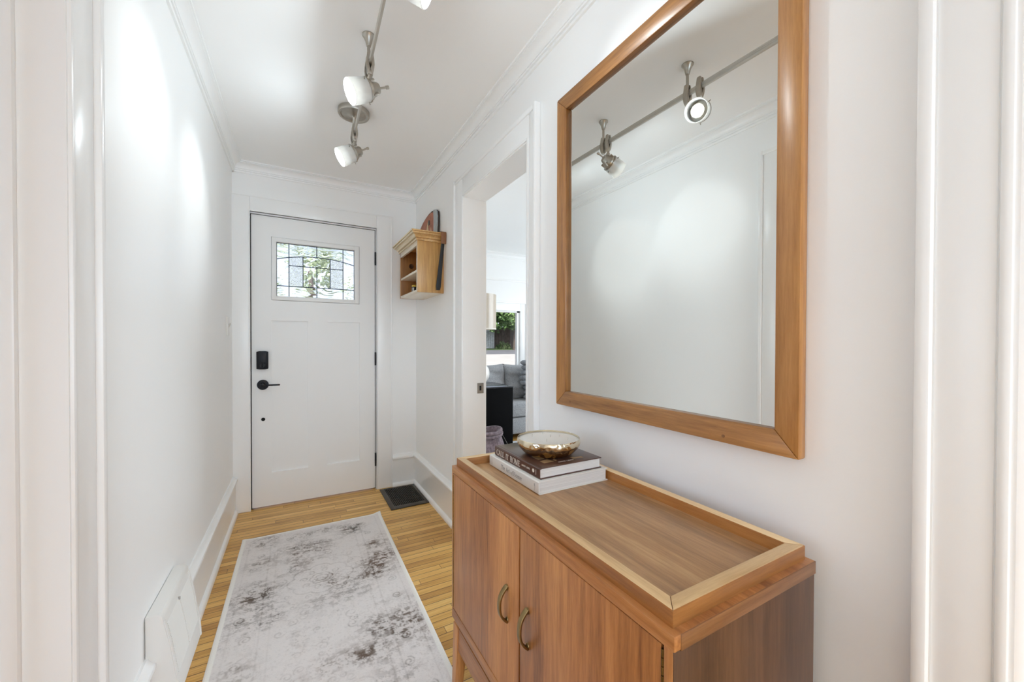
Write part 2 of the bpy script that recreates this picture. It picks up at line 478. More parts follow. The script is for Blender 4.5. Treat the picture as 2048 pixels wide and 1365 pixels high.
# rest of the shell around the hall
mb = MB().box(-2.9, -0.9, -2.9, -2.8, 0, CEIL).box(1.4, 4.3, -2.9, -2.8, 0, CEIL).box(-0.9, 1.4, -2.9, -2.8, 0, 0.7).box(-0.9, 1.4, -2.9, -2.8, 2.1, CEIL)
struct('wall_rear', mb, M_WALL, flat=True)
mb = MB().box(-2.9, -2.8, -2.8, -0.7, 0, CEIL).box(-2.9, -2.8, 1.1, D + 0.14, 0, CEIL).box(-2.9, -2.8, -0.7, 1.1, 0, 0.7).box(-2.9, -2.8, -0.7, 1.1, 2.1, CEIL)
mb.box(-2.8, XL - 0.12, D, D + 0.14, 0, CEIL)
struct('wall_west', mb, M_WALL, flat=True)
mb = MB().box(4.2, 4.3, -2.8, 1.5, 0, CEIL).box(4.2, 4.3, 3.7, 4.84, 0, CEIL).box(4.2, 4.3, 1.5, 3.7, 0, 0.7).box(4.2, 4.3, 1.5, 3.7, 2.15, CEIL)
struct('wall_east', mb, M_WALL, flat=True)
LY = 4.72                              # living room front wall
WX0, WX1, WZ0, WZ1 = 1.55, 2.76, 0.80, 1.60
mb = MB().box(XR + WT, WX0, LY, LY + 0.12, 0, CEIL).box(WX1, 4.2, LY, LY + 0.12, 0, CEIL).box(WX0, WX1, LY, LY + 0.12, 0, WZ0).box(WX0, WX1, LY, LY + 0.12, WZ1, CEIL)
struct('wall_front', mb, M_WALL, 'white living room wall with the street window', 'wall', flat=True)
struct('wall_side', MB().box(XR, XR + WT, D + 0.12, LY + 0.12, 0, CEIL), M_WALL, flat=True)

# crown moulding: (offset from wall, drop from ceiling)
CROWN = [(0, 0.070), (0.009, 0.070), (0.011, 0.066), (0.011, 0.0615), (0.007, 0.0605), (0.007, 0.0585), (0.016, 0.0575), (0.017, 0.051), (0.013, 0.050), (0.013, 0.048), (0.019, 0.047)]
for i in range(7):
    a = i / 6 * PI / 2
    CROWN.append((0.019 + 0.028 * (1 - math.cos(a)), 0.047 - 0.032 * math.sin(a)))
CROWN += [(0.052, 0.015), (0.052, 0.012), (0.048, 0.0115), (0.048, 0.0095), (0.058, 0.0085), (0.058, 0.0), (0, 0)]
struct('trim_1', MB().prism([(XL + o, CEIL - d) for o, d in CROWN], 'y', -2.8, D + 0.01).xf(SKEW), M_TRIM, 'white crown moulding along left wall', 'trim')
struct('trim_2', MB().prism([(XR - o, CEIL - d) for o, d in CROWN], 'y', -2.8, D + 0.01), M_TRIM, 'white crown moulding above mirror wall', 'trim')
struct('trim_3', MB().prism([(D - o, CEIL - d) for o, d in CROWN], 'x', XL - 0.01, XR + 0.01), M_TRIM, 'white crown moulding over front door', 'trim')
struct('trim_4', MB().prism([(LY - o, CEIL - d) for o, d in CROWN], 'x', XR + WT, 4.2).box(XR + WT, 4.2, LY - 0.012, LY, 2.005, 2.03, 0.003), M_TRIM, 'white crown moulding in the living room', 'trim')

BASE = [(0, 0.255), (0.008, 0.255), (0.012, 0.250), (0.016, 0.243), (0.028, 0.237), (0.030, 0.230), (0.028, 0.222), (0.020, 0.217),
        (0.016, 0.208), (0.015, 0.030), (0.024, 0.026), (0.031, 0.018), (0.033, 0.006), (0.033, 0.0), (0, 0)]
struct('baseboard_left', MB().prism([(XL + o * 0.9, z) for o, z in BASE], 'y', LO1 + 0.128, D - 0.02).xf(SKEW), M_TRIM, 'tall white baseboard of left wall', 'baseboard')
struct('baseboard_right', MB().prism([(XR - o, z) for o, z in BASE], 'y', RO1 + 0.142, D).prism([(XR - o, z) for o, z in BASE], 'y', NO1 + 0.098, RO0 - 0.079), M_TRIM, 'tall white baseboard of right wall', 'baseboard')
struct('baseboard_back', MB().prism([(D - o, z) for o, z in BASE], 'x', 0.6925, XR), M_TRIM, 'short white baseboard beside front door', 'baseboard')


def casing_bits(mb, axis, w0, w1, out, inn, ztop, face, sgn, hz=None, both=(True, True), ow=(0.12, 0.12), hh=0.12, t=0.018):
    """door casing on a wall: axis = wall's running axis, w0..w1 opening, face = wall plane, sgn = towards the viewer's room"""
    def bx(a0, a1, z0, z1, d, bev=0.003):
        f0, f1 = sorted((face, face + sgn * d))
        if axis == 'y': mb.box(f0, f1, a0, a1, z0, z1, bev)
        else: mb.box(a0, a1, f0, f1, z0, z1, bev)
    top = ztop + hh
    for s, edge, w, on in ((-1, w0, ow[0], both[0]), (1, w1, ow[1], both[1])):
        if not on: continue
        a, b = sorted((edge + s * 0.0145, edge + s * (w - 0.0205))); bx(a, b, 0, top - 0.004, t)
        a, b = sorted((edge + s * 0.002, edge + s * (w - 0.003))); bx(a, b, 0, top - 0.006, t - 0.0025)
        a, b = sorted((edge + s * w, edge + s * (w - 0.0185))); bx(a, b, 0, top, t + 0.011, 0.004)
        a, b = sorted((edge, edge + s * 0.013)); bx(a, b, 0, ztop + 0.013, t + 0.005, 0.004)
    bx(w0 - 0.01, w1 + 0.01, ztop + 0.002, top - 0.004, t - 0.0004)
    bx(w0 - ow[0] + 0.003, w1 + ow[1] - 0.003, top - 0.022, top - 0.001, t + 0.007, 0.004)
    bx(w0, w1, ztop, ztop + 0.013, t + 0.005, 0.004)
    return mb


# front door casing: left leg runs into the left wall
mb = MB()
mb.box(XL - 0.002, DX0, D - 0.018, D, 0, DZ1 + 0.115, 0.003).box(DX1 + 0.006, 0.692, D - 0.018, D, 0, DZ1 + 0.115, 0.003)
mb.box(DX0, DX1 + 0.006, D - 0.018, D, DZ1 + 0.010, DZ1 + 0.115, 0.003)
mb.box(XL, 0.6935, D - 0.022, D, DZ1 + 0.108, DZ1 + 0.119, 0.003).box(0.682, 0.6935, D - 0.022, D, 0, DZ1 + 0.119, 0.003)
mb.box(DX0 - 0.009, DX0, D - 0.023, D, 0, DZ1 + 0.02, 0.003).box(DX1 + 0.006, DX1 + 0.015, D - 0.023, D, 0, DZ1 + 0.02, 0.003).box(DX0, DX1 + 0.006, D - 0.023, D, DZ1 + 0.010, DZ1 + 0.019, 0.003)
struct('trim_5', mb, M_TRIM, 'flat white casing framing front door', 'trim')
mb = MB()
mb.box(DX0, DX0 + 0.004, D + 0.012, D + 0.13, 0, DZ1).box(DX1 - 0.0035, DX1, D + 0.012, D + 0.13, 0, DZ1).box(DX0, DX1, D + 0.012, D + 0.13, DZ1 - 0.004, DZ1)
struct('trim_6', mb, M_DARK, 'dark gap between door and frame', 'trim')
mb = casing_bits(MB(), 'y', RO0, RO1, None, None, ROZ, XR, -1, ow=(0.078, 0.14), hh=0.128)
mb.box(XR - 0.017, XR + WT + 0.017, RO1 - 0.005, RO1 + 0.002, 0, ROZ).box(XR - 0.017, XR + WT + 0.017, RO0 - 0.002, RO0 + 0.005, 0, ROZ).box(XR - 0.017, XR + WT + 0.017, RO0, RO1, ROZ - 0.005, ROZ + 0.002)
casing_bits(mb, 'y', RO0, RO1, None, None, ROZ, XR + WT, 1, ow=(0.08, 0.12), hh=0.12)
tr = struct('trim_7', mb, M_TRIM, 'white casing and jamb of the living room doorway', 'trim')
mb = MB().box(0.964, XR + WT + 0.002, RO1 - 0.0072, RO1 - 0.0045, 0.856, 0.918, 0.001)
sp_ = mk('strike_plate', mb, M_STEEL, tr)
mk('latch_hole', MB().box(0.978, 0.990, RO1 - 0.0078, RO1 - 0.006, 0.873, 0.902), M_DARK, sp_)
mb = casing_bits(MB(), 'y', NO0, NO1, None, None, ROZ, XR, -1, ow=(0.1, 0.097), hh=0.12)
mb.box(XR - 0.017, XR + WT + 0.017, NO1 - 0.005, NO1 + 0.002, 0, ROZ).box(XR + 0.05, XR + 0.075, NO1 - 0.017, NO1 - 0.004, 0, ROZ, 0.002)
struct('trim_8', mb, M_TRIM, 'white door casing at the far right', 'trim')
mb = casing_bits(MB(), 'y', LO0, LO1, None, None, LOZ, XL, 1, ow=(0.12, 0.124), hh=0.118)
mb.box(XL - 0.127, XL + 0.017, LO1 - 0.005, LO1 + 0.002, 0, LOZ).box(XL - 0.127, XL + 0.017, LO0 - 0.002, LO0 + 0.005, 0, LOZ).box(XL - 0.127, XL + 0.017, LO0, LO1, LOZ - 0.005, LOZ + 0.002)
mb.box(XL - 0.066, XL - 0.044, LO1 - 0.018, LO1 - 0.004, 0, LOZ - 0.005, 0.004).box(XL - 0.066, XL - 0.044, LO0 + 0.004, LO0 + 0.018, 0, LOZ - 0.005, 0.004).box(XL - 0.066, XL - 0.044, LO0, LO1, LOZ - 0.018, LOZ - 0.004, 0.004)
struct('trim_9', mb.xf(SKEW), M_TRIM, 'white door casing and stop at the far left', 'trim')

# ------------------------------------------------------------------ front door
sx0, sx1, sz0, sz1 = -0.2513, 0.5616, 0.012, 2.042
fy0, fy1 = D + 0.002, D + 0.046
mb = MB()
for x0, x1, z0, z1 in ((sx0, -0.134, sz0, sz1), (0.448, sx1, sz0, sz1), (0.092, 0.2215, 0.244, 1.315), (-0.134, 0.448, sz0, 0.244), (-0.134, 0.448, 1.315, 1.457), (-0.134, 0.448, 1.902, sz1)):
    mb.box(x0, x1, fy0, fy1, z0, z1)
mb.box(-0.14, 0.1, fy0 + 0.012, fy1 - 0.006, 0.24, 1.32).box(0.215, 0.455, fy0 + 0.012, fy1 - 0.006, 0.24, 1.32)
door = struct('door_1', mb, M_DOOR, 'white front door with leaded glass light and two tall panels', 'door', flat=True)
# raised lip round the glass
mb = MB(); o4 = (-0.132, 0.446, 1.459, 1.900); i4 = (-0.102, 0.411, 1.488, 1.868); yy = (fy0 - 0.008, fy1)
mb.box(o4[0], i4[0], *yy, o4[2], o4[3], 0.004).box(i4[1], o4[1], *yy, o4[2], o4[3], 0.004).box(i4[0] - 0.004, i4[1] + 0.004, *yy, o4[2], i4[2], 0.004).box(i4[0] - 0.004, i4[1] + 0.004, *yy, i4[3], o4[3], 0.004)
mk('glass_frame', mb, M_DOOR, door)
# leaded light
gx = [i4[0], -0.026, 0.063, 0.153, 0.243, 0.332, i4[1]]
def arch(x):
    t = (x - 0.1545) / 0.2565
    return 1.788 - 0.036 * t * t
def pane(mb, x0, x1, zlo, zhi, n=1):
    y0, y1 = D + 0.016, D + 0.021
    for k in range(n):
        a, b = x0 + (x1 - x0) * k / n, x0 + (x1 - x0) * (k + 1) / n
        lo = (lambda x: zlo(x) if callable(zlo) else zlo); hi = (lambda x: zhi(x) if callable(zhi) else zhi)
        P = [(a, lo(a)), (b, lo(b)), (b, hi(b)), (a, hi(a))]
        mb.poly([(p[0], y0, p[1]) for p in P], y1 - y0, (0, 1, 0))
    return mb
z3, z2, zb, zt = 1.564, 1.712, i4[2], i4[3]
mbS, mbP, mbC = MB(), MB(), MB()
for a, b in ((gx[0], gx[1]), (gx[1], gx[3]), (gx[3], gx[5]), (gx[5], gx[6])):
    pane(mbS, a, b, zb, z3)
    n = 8
    for k in range(n):
        aa, bb = a + (b - a) * k / n, a + (b - a) * (k + 1) / n
        pane(mbS, aa, bb, arch, zt)
for a, b in ((gx[0], gx[1]), (gx[5], gx[6])):
    for k in range(4):
        pane(mbS, a + (b - a) * k / 4, a + (b - a) * (k + 1) / 4, z3, arch)
for a, b in ((gx[1], gx[2]), (gx[4], gx[5])):
    pane(mbP, a, b, z3, z2)
    for k in range(4):
        pane(mbP, a + (b - a) * k / 4, a + (b - a) * (k + 1) / 4, z2, arch)
pane(mbC, gx[2], gx[3], z3, z2); pane(mbC, gx[3], gx[4], z3, z2)
for k in range(8):
    pane(mbC, gx[2] + (gx[4] - gx[2]) * k / 8, gx[2] + (gx[4] - gx[2]) * (k + 1) / 8, z2, arch)
for m_ in (mbS, mbP, mbC):
    bmesh.ops.remove_doubles(m_.bm, verts=m_.bm.verts, dist=1e-5)
pa = mk('glass_pane', mbS, glass_mat('swirl_glass', 'swirl'), door); pa['label'] = 'swirled clear glass border'
pa = mk('glass_pane', mbP, glass_mat('pebble_glass', 'pebble', (0.9, 0.91, 0.93, 1)), door); pa['label'] = 'pebbled glass corner pieces'
pa = mk('glass_pane', mbC, glass_mat('clear_bevel_glass', 'clear'), door); pa['label'] = 'clear centre glass'
mb = MB(); cw = 0.0036
def came(p, q):
    mb.tube([p, q], cw * 0.8, 6)
yc = D + 0.0155
for x in (gx[1], gx[5]): came((x, yc, zb), (x, yc, zt))
for x in (gx[2], gx[4]): came((x, yc, z3), (x, yc, arch(x)))
came((gx[3], yc, zb), (gx[3], yc, z2)); came((gx[3], yc, arch(gx[3])), (gx[3], yc, zt))
came((gx[1], yc, z2), (gx[5], yc, z2)); came((gx[0], yc, z3), (gx[6], yc, z3))
mb.tube([(gx[0] + (gx[6] - gx[0]) * k / 24, yc, arch(gx[0] + (gx[6] - gx[0]) * k / 24)) for k in range(25)], cw * 0.8, 6)
for a, b in (((gx[0], zb), (gx[0], zt)), ((gx[6], zb), (gx[6], zt)), ((gx[0], zt), (gx[6], zt))):
    came((a[0], yc, a[1]), (b[0], yc, b[1]))
mk('lead_came', mb, M_CAME, door)
# hardware
mb = MB().prism([(-0.222, 0.977), (-0.205, 0.973), (-0.170, 0.973), (-0.153, 0.977), (-0.153, 1.096), (-0.170, 1.100), (-0.205, 1.100), (-0.222, 1.096)], 'y', fy0 - 0.026, fy0 + 0.002)
bmesh.ops.bevel(mb.bm, geom=[e for e in mb.bm.edges], offset=0.003, segments=2, profile=0.5, affect='EDGES')
lk = mk('keypad_deadbolt', mb, M_BLACK, door)
RX = lambda x, y, z: Matrix.Translation((x, y, z)) @ Matrix.Rotation(PI / 2, 4, 'X')
mk('lock_turn', MB().lathe([(0.018, 0), (0.018, 0.006), (0.016, 0.008), (0, 0.008)], 24, RX(-0.1875, fy0 - 0.026, 1.000)).box(-0.190, -0.185, fy0 - 0.046, fy0 - 0.030, 0.987, 1.013, 0.002), M_BLACK, lk)
mb = MB().lathe([(0.035, 0), (0.035, 0.008), (0.032, 0.011), (0.016, 0.012), (0.014, 0.030), (0.012, 0.045), (0, 0.046)], 32, RX(-0.186, fy0, 0.865))
hd = mk('door_handle', mb, M_BLACK, door)
mk('lever', MB().box(-0.192, -0.082, fy0 - 0.052, fy0 - 0.038, 0.859, 0.870, 0.003), M_BLACK, hd)
mk('bore_plug', MB().lathe([(0.012, -0.001), (0.012, 0.0015), (0, 0.0015)], 20, RX(-0.185, fy0, 0.623)), M_DARK, door)
for za, zb_ in ((1.770, 1.872), (0.982, 1.084), (0.185, 0.288)):
    mb = MB().tube([(0.5643, fy0 - 0.006, za), (0.5643, fy0 - 0.006, zb_)], 0.0058, 10)
    for k in range(1, 4):
        z = za + (zb_ - za) * k / 4
        mb.tube([(0.5643, fy0 - 0.006, z - 0.001), (0.5643, fy0 - 0.006, z + 0.001)], 0.0064, 10)
    mb.box(0.5625, 0.5665, fy0 - 0.004, fy0 + 0.02, za, zb_)
    mk('hinge', mb, M_BLACK, door)
for za, zb_ in ((1.010, 1.062), (0.838, 0.895)):
    mk('latch_plate', MB().box(-0.2555, -0.2512, fy0 - 0.0015, fy0 + 0.03, za, zb_), M_DARK, door)

# ------------------------------------------------------------------ living room window
mb = MB()
c0, c1 = WX0 - 0.10, WX1 + 0.10
mb.box(c0, WX0, LY - 0.02, LY, WZ0 - 0.04, WZ1 + 0.115, 0.003).box(WX1, c1, LY - 0.02, LY, WZ0 - 0.04, WZ1 + 0.115, 0.003).box(WX0, WX1, LY - 0.02, LY, WZ1, WZ1 + 0.115, 0.003)
mb.box(c0 - 0.01, c1 + 0.01, LY - 0.034, LY, WZ1 + 0.105, WZ1 + 0.13, 0.004).box(c0 - 0.008, c0 + 0.02, LY - 0.03, LY, WZ0 - 0.04, WZ1 + 0.12, 0.004).box(c1 - 0.02, c1 + 0.008, LY - 0.03, LY, WZ0 - 0.04, WZ1 + 0.12, 0.004)
mb.box(c0 - 0.02, c1 + 0.02, LY - 0.05, LY + 0.06, WZ0 - 0.03, WZ0, 0.004)
win = struct('window_1', mb, M_TRIM, 'white window over the grey sofa', 'window')
mb = MB()
mb.box(WX0, WX0 + 0.04, LY + 0.002, LY + 0.045, WZ0, WZ1).box(WX1 - 0.04, WX1, LY + 0.002, LY + 0.045, WZ0, WZ1).box(WX0, WX1, LY + 0.002, LY + 0.045, WZ0, WZ0 + 0.02).box(WX0, WX1, LY + 0.002, LY + 0.045, WZ1 - 0.02, WZ1)
mk('sash', mb, M_TRIM, win)
mk('glass_pane', MB().box(WX0 + 0.03, WX1 - 0.03, LY + 0.022, LY + 0.026, WZ0 + 0.01, WZ1 - 0.01), clear_pane(), win)

# ------------------------------------------------------------------ ceiling rail with three spot heads
def railx(y): return 0.263 + 0.03 * (y - 1.6)
RZ0, RZ1 = 2.240, 2.264
track = thing('ceiling_light_rail', 'thin satin monorail light track running along the hall ceiling', 'light track', (railx(1.64), 1.64, CEIL))
mb = MB()
yr0, yr1 = 0.15, 2.30
ang = math.atan(0.03)
Mr = Matrix.Translation((railx(1.6), 1.6, 0)) @ Matrix.Rotation(-ang, 4, 'Z')
mb.box(-0.0045, 0.0045, yr0 - 1.6, yr1 - 1.6, RZ0, RZ0 + 0.007, 0.001, M=Mr).box(-0.0032, 0.0032, yr0 - 1.6, yr1 - 1.6, RZ0 + 0.006, RZ1 - 0.006, M=Mr).box(-0.0045, 0.0045, yr0 - 1.6, yr1 - 1.6, RZ1 - 0.007, RZ1, 0.001, M=Mr).box(-0.0045, 0.0045, yr0 - 1.6, yr1 - 1.6, 2.250, 2.254, 0.001, M=Mr)
mk('rail', mb, M_RAIL, track)


def clip(mb, x, y, zt=2.290, zb=2.206):
    M0 = Matrix.Translation((x, y, 0)) @ Matrix.Rotation(-ang, 4, 'Z')
    for s in (-1, 1):
        P = []
        for z, w in ((zt, 0.0065), (zt - 0.003, 0.0088), (zt - 0.03, 0.0105), (zt - 0.05, 0.0125), (zb + 0.012, 0.0105), (zb, 0.008)):
            P.append((z, w))
        pts = [(w, z) for z, w in P] + [(-w, z) for z, w in reversed(P)]
        def f0(p, s=s): return s * 0.0055 if p[1] > 2.233 else 0.0
        def f1(p, s=s):
            t = max(0, min(1, (p[1] - zb) / (zt - zb)))
            return s * (0.0105 + 0.0050 * math.sin(PI * min(1, t * 1.15)))
        mb.prism([(w, z) for w, z in pts], 'x', 0, 0, M=M0, a0f=f0, a1f=f1)
    mb.lathe([(0.010, zb - 0.004), (0.0115, zb), (0.0115, zb + 0.012), (0.006, zb + 0.024)], 16, M0)
    return mb


for i, y in enumerate((1.642, 1.128, 0.55)):
    x = railx(y)
    mb = MB().lathe([(0.0245, CEIL), (0.0245, CEIL - 0.004), (0.020, CEIL - 0.010), (0.0135, CEIL - 0.024), (0.0095, CEIL - 0.040), (0.0085, CEIL - 0.044), (0.0062, CEIL - 0.045), (0.0062, 2.278)], 28, Matrix.Translation((x, y, 0)))
    clip(mb, x, y)
    mk('standoff', mb, M_NICKEL, track)
x = railx(2.215)
mb = MB().lathe([(0.078, CEIL), (0.078, CEIL - 0.018), (0.075, CEIL - 0.024), (0.066, CEIL - 0.024), (0.060, CEIL - 0.019), (0.035, CEIL - 0.022), (0.012, CEIL - 0.032), (0.0065, CEIL - 0.04), (0.0065, 2.278)], 48, Matrix.Translation((x, 2.215, 0)))
clip(mb, x, 2.215)
mk('canopy', mb, M_NICKEL, track)

M_SHADE = frosted('frosted_white_glass', (0.93, 0.93, 0.91, 1), 0.45)
M_BULB = emit('lit_halogen', (1.0, 0.93, 0.80, 1), 14.0)


def spot_head(y, direction, label, watts, spill=1.75):
    x = railx(y)
    root = thing('spotlight_head', label, 'spotlight', (x, y, 2.205), 'spotlight heads on the ceiling rail')
    a = Vector(direction).normalized()
    mb = clip(MB(), x, y)
    mb.lathe([(0.0075, 2.203), (0.0075, 2.190), (0.010, 2.190), (0.010, 2.170)], 18, Matrix.Translation((x, y, 0)))
    mk('rail_clip', mb, M_NICKEL, root)
    base = Vector((x, y - 0.003, 2.145)) + a * 0.011
    zq = a.to_track_quat('Z', 'Y').to_matrix().to_4x4()
    Mh = Matrix.Translation(base) @ zq
    mb = MB().lathe([(0, -0.046), (0.019, -0.046), (0.021, -0.043), (0.031, -0.014), (0.036, -0.010), (0.036, 0.0), (0.044, 0.0), (0.044, 0.004), (0.0, 0.004)], 36, Mh)
    hs = mk('housing', mb, M_NICKEL, root)
    for k in range(4):
        an = 2 * PI * k / 4 + 0.6
        mk('cooling_fin', MB().box(0.020, 0.038, -0.004, 0.004, -0.028, -0.008, 0.001, M=Mh @ Matrix.Rotation(an, 4, 'Z')), M_NICKEL, hs)
    mb = MB().lathe([(0.0042, -0.046), (0.0042, -0.080), (0.0068, -0.080), (0.0068, -0.090), (0.0, -0.090)], 14, Mh)
    mk('aiming_knob', mb, M_NICKEL, root)
    prof = [(0.0405, 0.002), (0.0425, 0.002), (0.0455, 0.04), (0.0465, 0.071), (0.0450, 0.073), (0.0430, 0.071), (0.0415, 0.04), (0.0395, 0.006)]
    t = MB().lathe(prof + [prof[0]], 40, Mh, caps=False)
    mk('glass_shade', t, M_SHADE, root)
    for k in range(3):
        an = 2 * PI * k / 3 + 0.5
        p0 = Mh @ Vector((0.036 * math.cos(an), 0.036 * math.sin(an), 0.014)); p1 = Mh @ Vector((0.053 * math.cos(an), 0.053 * math.sin(an), 0.014))
        mk('shade_pin', MB().tube([p0, p1], 0.0022, 8), M_NICKEL, root)
    mb = MB().lathe([(0.010, 0.004), (0.014, 0.018), (0.0255, 0.042), (0.0270, 0.047), (0.0255, 0.048), (0.022, 0.044), (0.022, 0.0435)], 28, Mh, caps=False)
    rf = mk('reflector', mb, M_NICKEL, root)
    mk('bulb', MB().lathe([(0.0, 0.0462), (0.012, 0.0455), (0.0225, 0.0435), (0.0225, 0.042), (0, 0.042)], 28, Mh, caps=False), M_BULB, rf)
    tip = Mh @ Vector((0, 0, 0.054))
    add_light('spotlight_lamp', 'SPOT', tip, watts, LAMP_COLOR, 0.016, tip + a, spot_size=math.radians(62), spot_blend=0.95)
    add_light('shade_glow', 'POINT', Mh @ Vector((0, 0, 0.068)), spill, (0.86, 1.0, 1.09), 0.015)
    return root


spot_head(1.606, (-0.89, -0.10, -0.44), 'middle frosted glass spotlight on the rail, aimed at the left wall', 4.6)
spot_head(2.175, (-0.86, -0.04, -0.51), 'farthest frosted glass spotlight, below the round ceiling canopy', 6.6, 2.9)
spot_head(1.068, (0.84, -0.35, -0.38), 'nearest frosted glass spotlight, shining towards the framed mirror', 7.2, 2.0)

# ------------------------------------------------------------------ mirror
mirror = thing('wall_mirror', 'large rectangular mirror in a honey oak frame hanging above the cabinet', 'mirror', (XR, 0.795, 0.933))
my0, my1, mz0, mz1 = 0.391, 1.1987, 0.933, 2.063
MX, FW = 0.8605, 0.047
def rail_bar(pts_out, pts_in, mat, nm='frame_rail'):
    (a, b), (c, d) = pts_out, pts_in     # outer a->b, inner c->d in (y, z)
    mb = MB()
    mb.hull([(MX, *a), (MX, *b), (MX + 0.004, *c), (MX + 0.004, *d), (XR - 0.001, *a), (XR - 0.001, *b), (XR - 0.001, *c), (XR - 0.001, *d)], bev=0.0028)
    return mk(nm, mb, mat, mirror)
yo, yi, zo, zi = (my0, my1), (my0 + FW, my1 - FW - 0.004), (mz0, mz1), (mz0 + FW + 0.005, mz1 - FW - 0.005)
rail_bar(((yo[0], zo[0]), (yo[0], zo[1])), ((yi[0], zi[0]), (yi[0], zi[1])), M_FRAMEZ)
rail_bar(((yo[1], zo[0]), (yo[1], zo[1])), ((yi[1], zi[0]), (yi[1], zi[1])), M_FRAMEZ)
rail_bar(((yo[0], zo[0]), (yo[1], zo[0])), ((yi[0], zi[0]), (yi[1], zi[0])), M_FRAMEY)
rail_bar(((yo[0], zo[1]), (yo[1], zo[1])), ((yi[0], zi[1]), (yi[1], zi[1])), M_FRAMEY)
mk('mirror_glass', MB().box(0.878, 0.884, yi[0] - 0.006, yi[1] + 0.006, zi[0] - 0.006, zi[1] + 0.006), mirror_mat(), mirror, flat=True)
M_PLUG = wood('plug_wood', rgb(104, 66, 34), rgb(132, 90, 50), rgb(150, 106, 62), 'z')
for y, z in ((1.115, 0.952), (0.545, 0.948)):
    mb = MB().lathe([(0.0042, 0), (0.0042, 0.0008), (0.0028, 0.0010), (0, 0.0006)], 14, Matrix.Translation((MX + 0.0018, y, z)) @ Matrix.Rotation(-PI / 2, 4, 'Y'))
    mk('wood_plug', mb, M_PLUG, mirror)

# ------------------------------------------------------------------ cabinet
kx0, kx1, ky0, ky1, kz0, kz1 = 0.452, 0.839, 0.353, 1.205, 0.265, 0.761
cab = thing('cabinet', 'walnut cabinet with tray top, two doors and tapered legs below the mirror', 'cabinet', ((kx0 + kx1) / 2, (ky0 + ky1) / 2, 0.0))
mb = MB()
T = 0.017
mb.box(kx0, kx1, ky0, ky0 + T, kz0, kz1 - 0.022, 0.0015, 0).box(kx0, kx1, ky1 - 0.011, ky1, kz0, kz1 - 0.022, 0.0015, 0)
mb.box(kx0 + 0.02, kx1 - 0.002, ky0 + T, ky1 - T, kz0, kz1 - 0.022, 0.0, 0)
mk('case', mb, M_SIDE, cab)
mk('top_rail', MB().box(kx0 - 0.0012, kx1, ky0 - 0.0012, ky1 + 0.0012, kz1 - 0.0225, kz1, 0.002), M_WALNUT_Y, cab)
mk('bottom_rail', MB().box(kx0 - 0.001, kx0 + 0.03, ky0 - 0.001, ky1 + 0.001, kz0 - 0.001, kz0 + 0.032, 0.0025), M_WALNUT_Y, cab)
mk('side_rail', MB().box(kx0 + 0.012, kx1, ky0 - 0.0022, ky0 + 0.002, kz1 - 0.0235, kz1 - 0.0005, 0.001), M_WALNUT_X, cab)
mk('stile', MB().box(kx0 - 0.0008, kx0 + 0.018, ky1 - 0.0095, ky1 + 0.0008, kz0 + 0.031, kz1 - 0.022, 0.0015), M_WALNUT_Z, cab)
mk('stile', MB().box(kx0 - 0.0008, kx0 + 0.018, ky0 + 0.0014, ky0 + 0.017, kz0 + 0.031, kz1 - 0.022, 0.0015), M_WALNUT_Z, cab)
GAPY = 0.770
dz0, dz1 = kz0 + 0.034, kz1 - 0.024
def cab_door(y0, y1, hy, label):
    d = mk('door', MB().box(kx0 - 0.0004, kx0 + 0.018, y0, y1, dz0, dz1, 0.0012), M_WALNUT_Z, cab)
    d['label'] = label
    pts = []
    zc, hh, pr = 0.528, 0.0438, 0.021
    for k in range(17):
        a = -1 + 2 * k / 16
        pts.append((kx0 - 0.0015 - pr * (1 - abs(a) ** 2.6), hy, zc + a * hh))
    mb = MB().ribbon(pts, (0, 0.0128, 0), 0.0056)
    for s in (-1, 1):
        mb.lathe([(0.0062, 0), (0.0058, 0.003), (0.0, 0.0045)], 16, Matrix.Translation((kx0, hy, zc + s * (hh - 0.004))) @ Matrix.Rotation(-PI / 2, 4, 'Y') @ Matrix.Diagonal((1.3, 0.95, 1, 1)))
    h = mk('handle', mb, M_BRASS, d, angle=50); h['label'] = 'antique brass bow handle'
    return d
cab_door(GAPY + 0.0028, ky1 - 0.0115, 0.828, 'far cabinet door, hinged at the living room end')
cab_door(ky0 + 0.0215, GAPY - 0.0028, 0.7325, 'near cabinet door, hinged at the camera end')
mk('door_gap', MB().box(kx0 + 0.010, kx0 + 0.0185, GAPY - 0.003, GAPY + 0.003, dz0, dz1), M_DARK, cab)
for y in (ky1 - 0.0105, ky0 + 0.0190):
    mb = MB()
    n = 34
    for k in range(n):
        z0 = dz0 + 0.004 + (dz1 - dz0 - 0.008) * k / n; z1 = z0 + (dz1 - dz0 - 0.008) / n - 0.0012
        mb.tube([(kx0 - 0.0002, y, z0), (kx0 - 0.0002, y, z1)], 0.0019, 8)
    mk('piano_hinge', mb, M_BRASSD, cab)
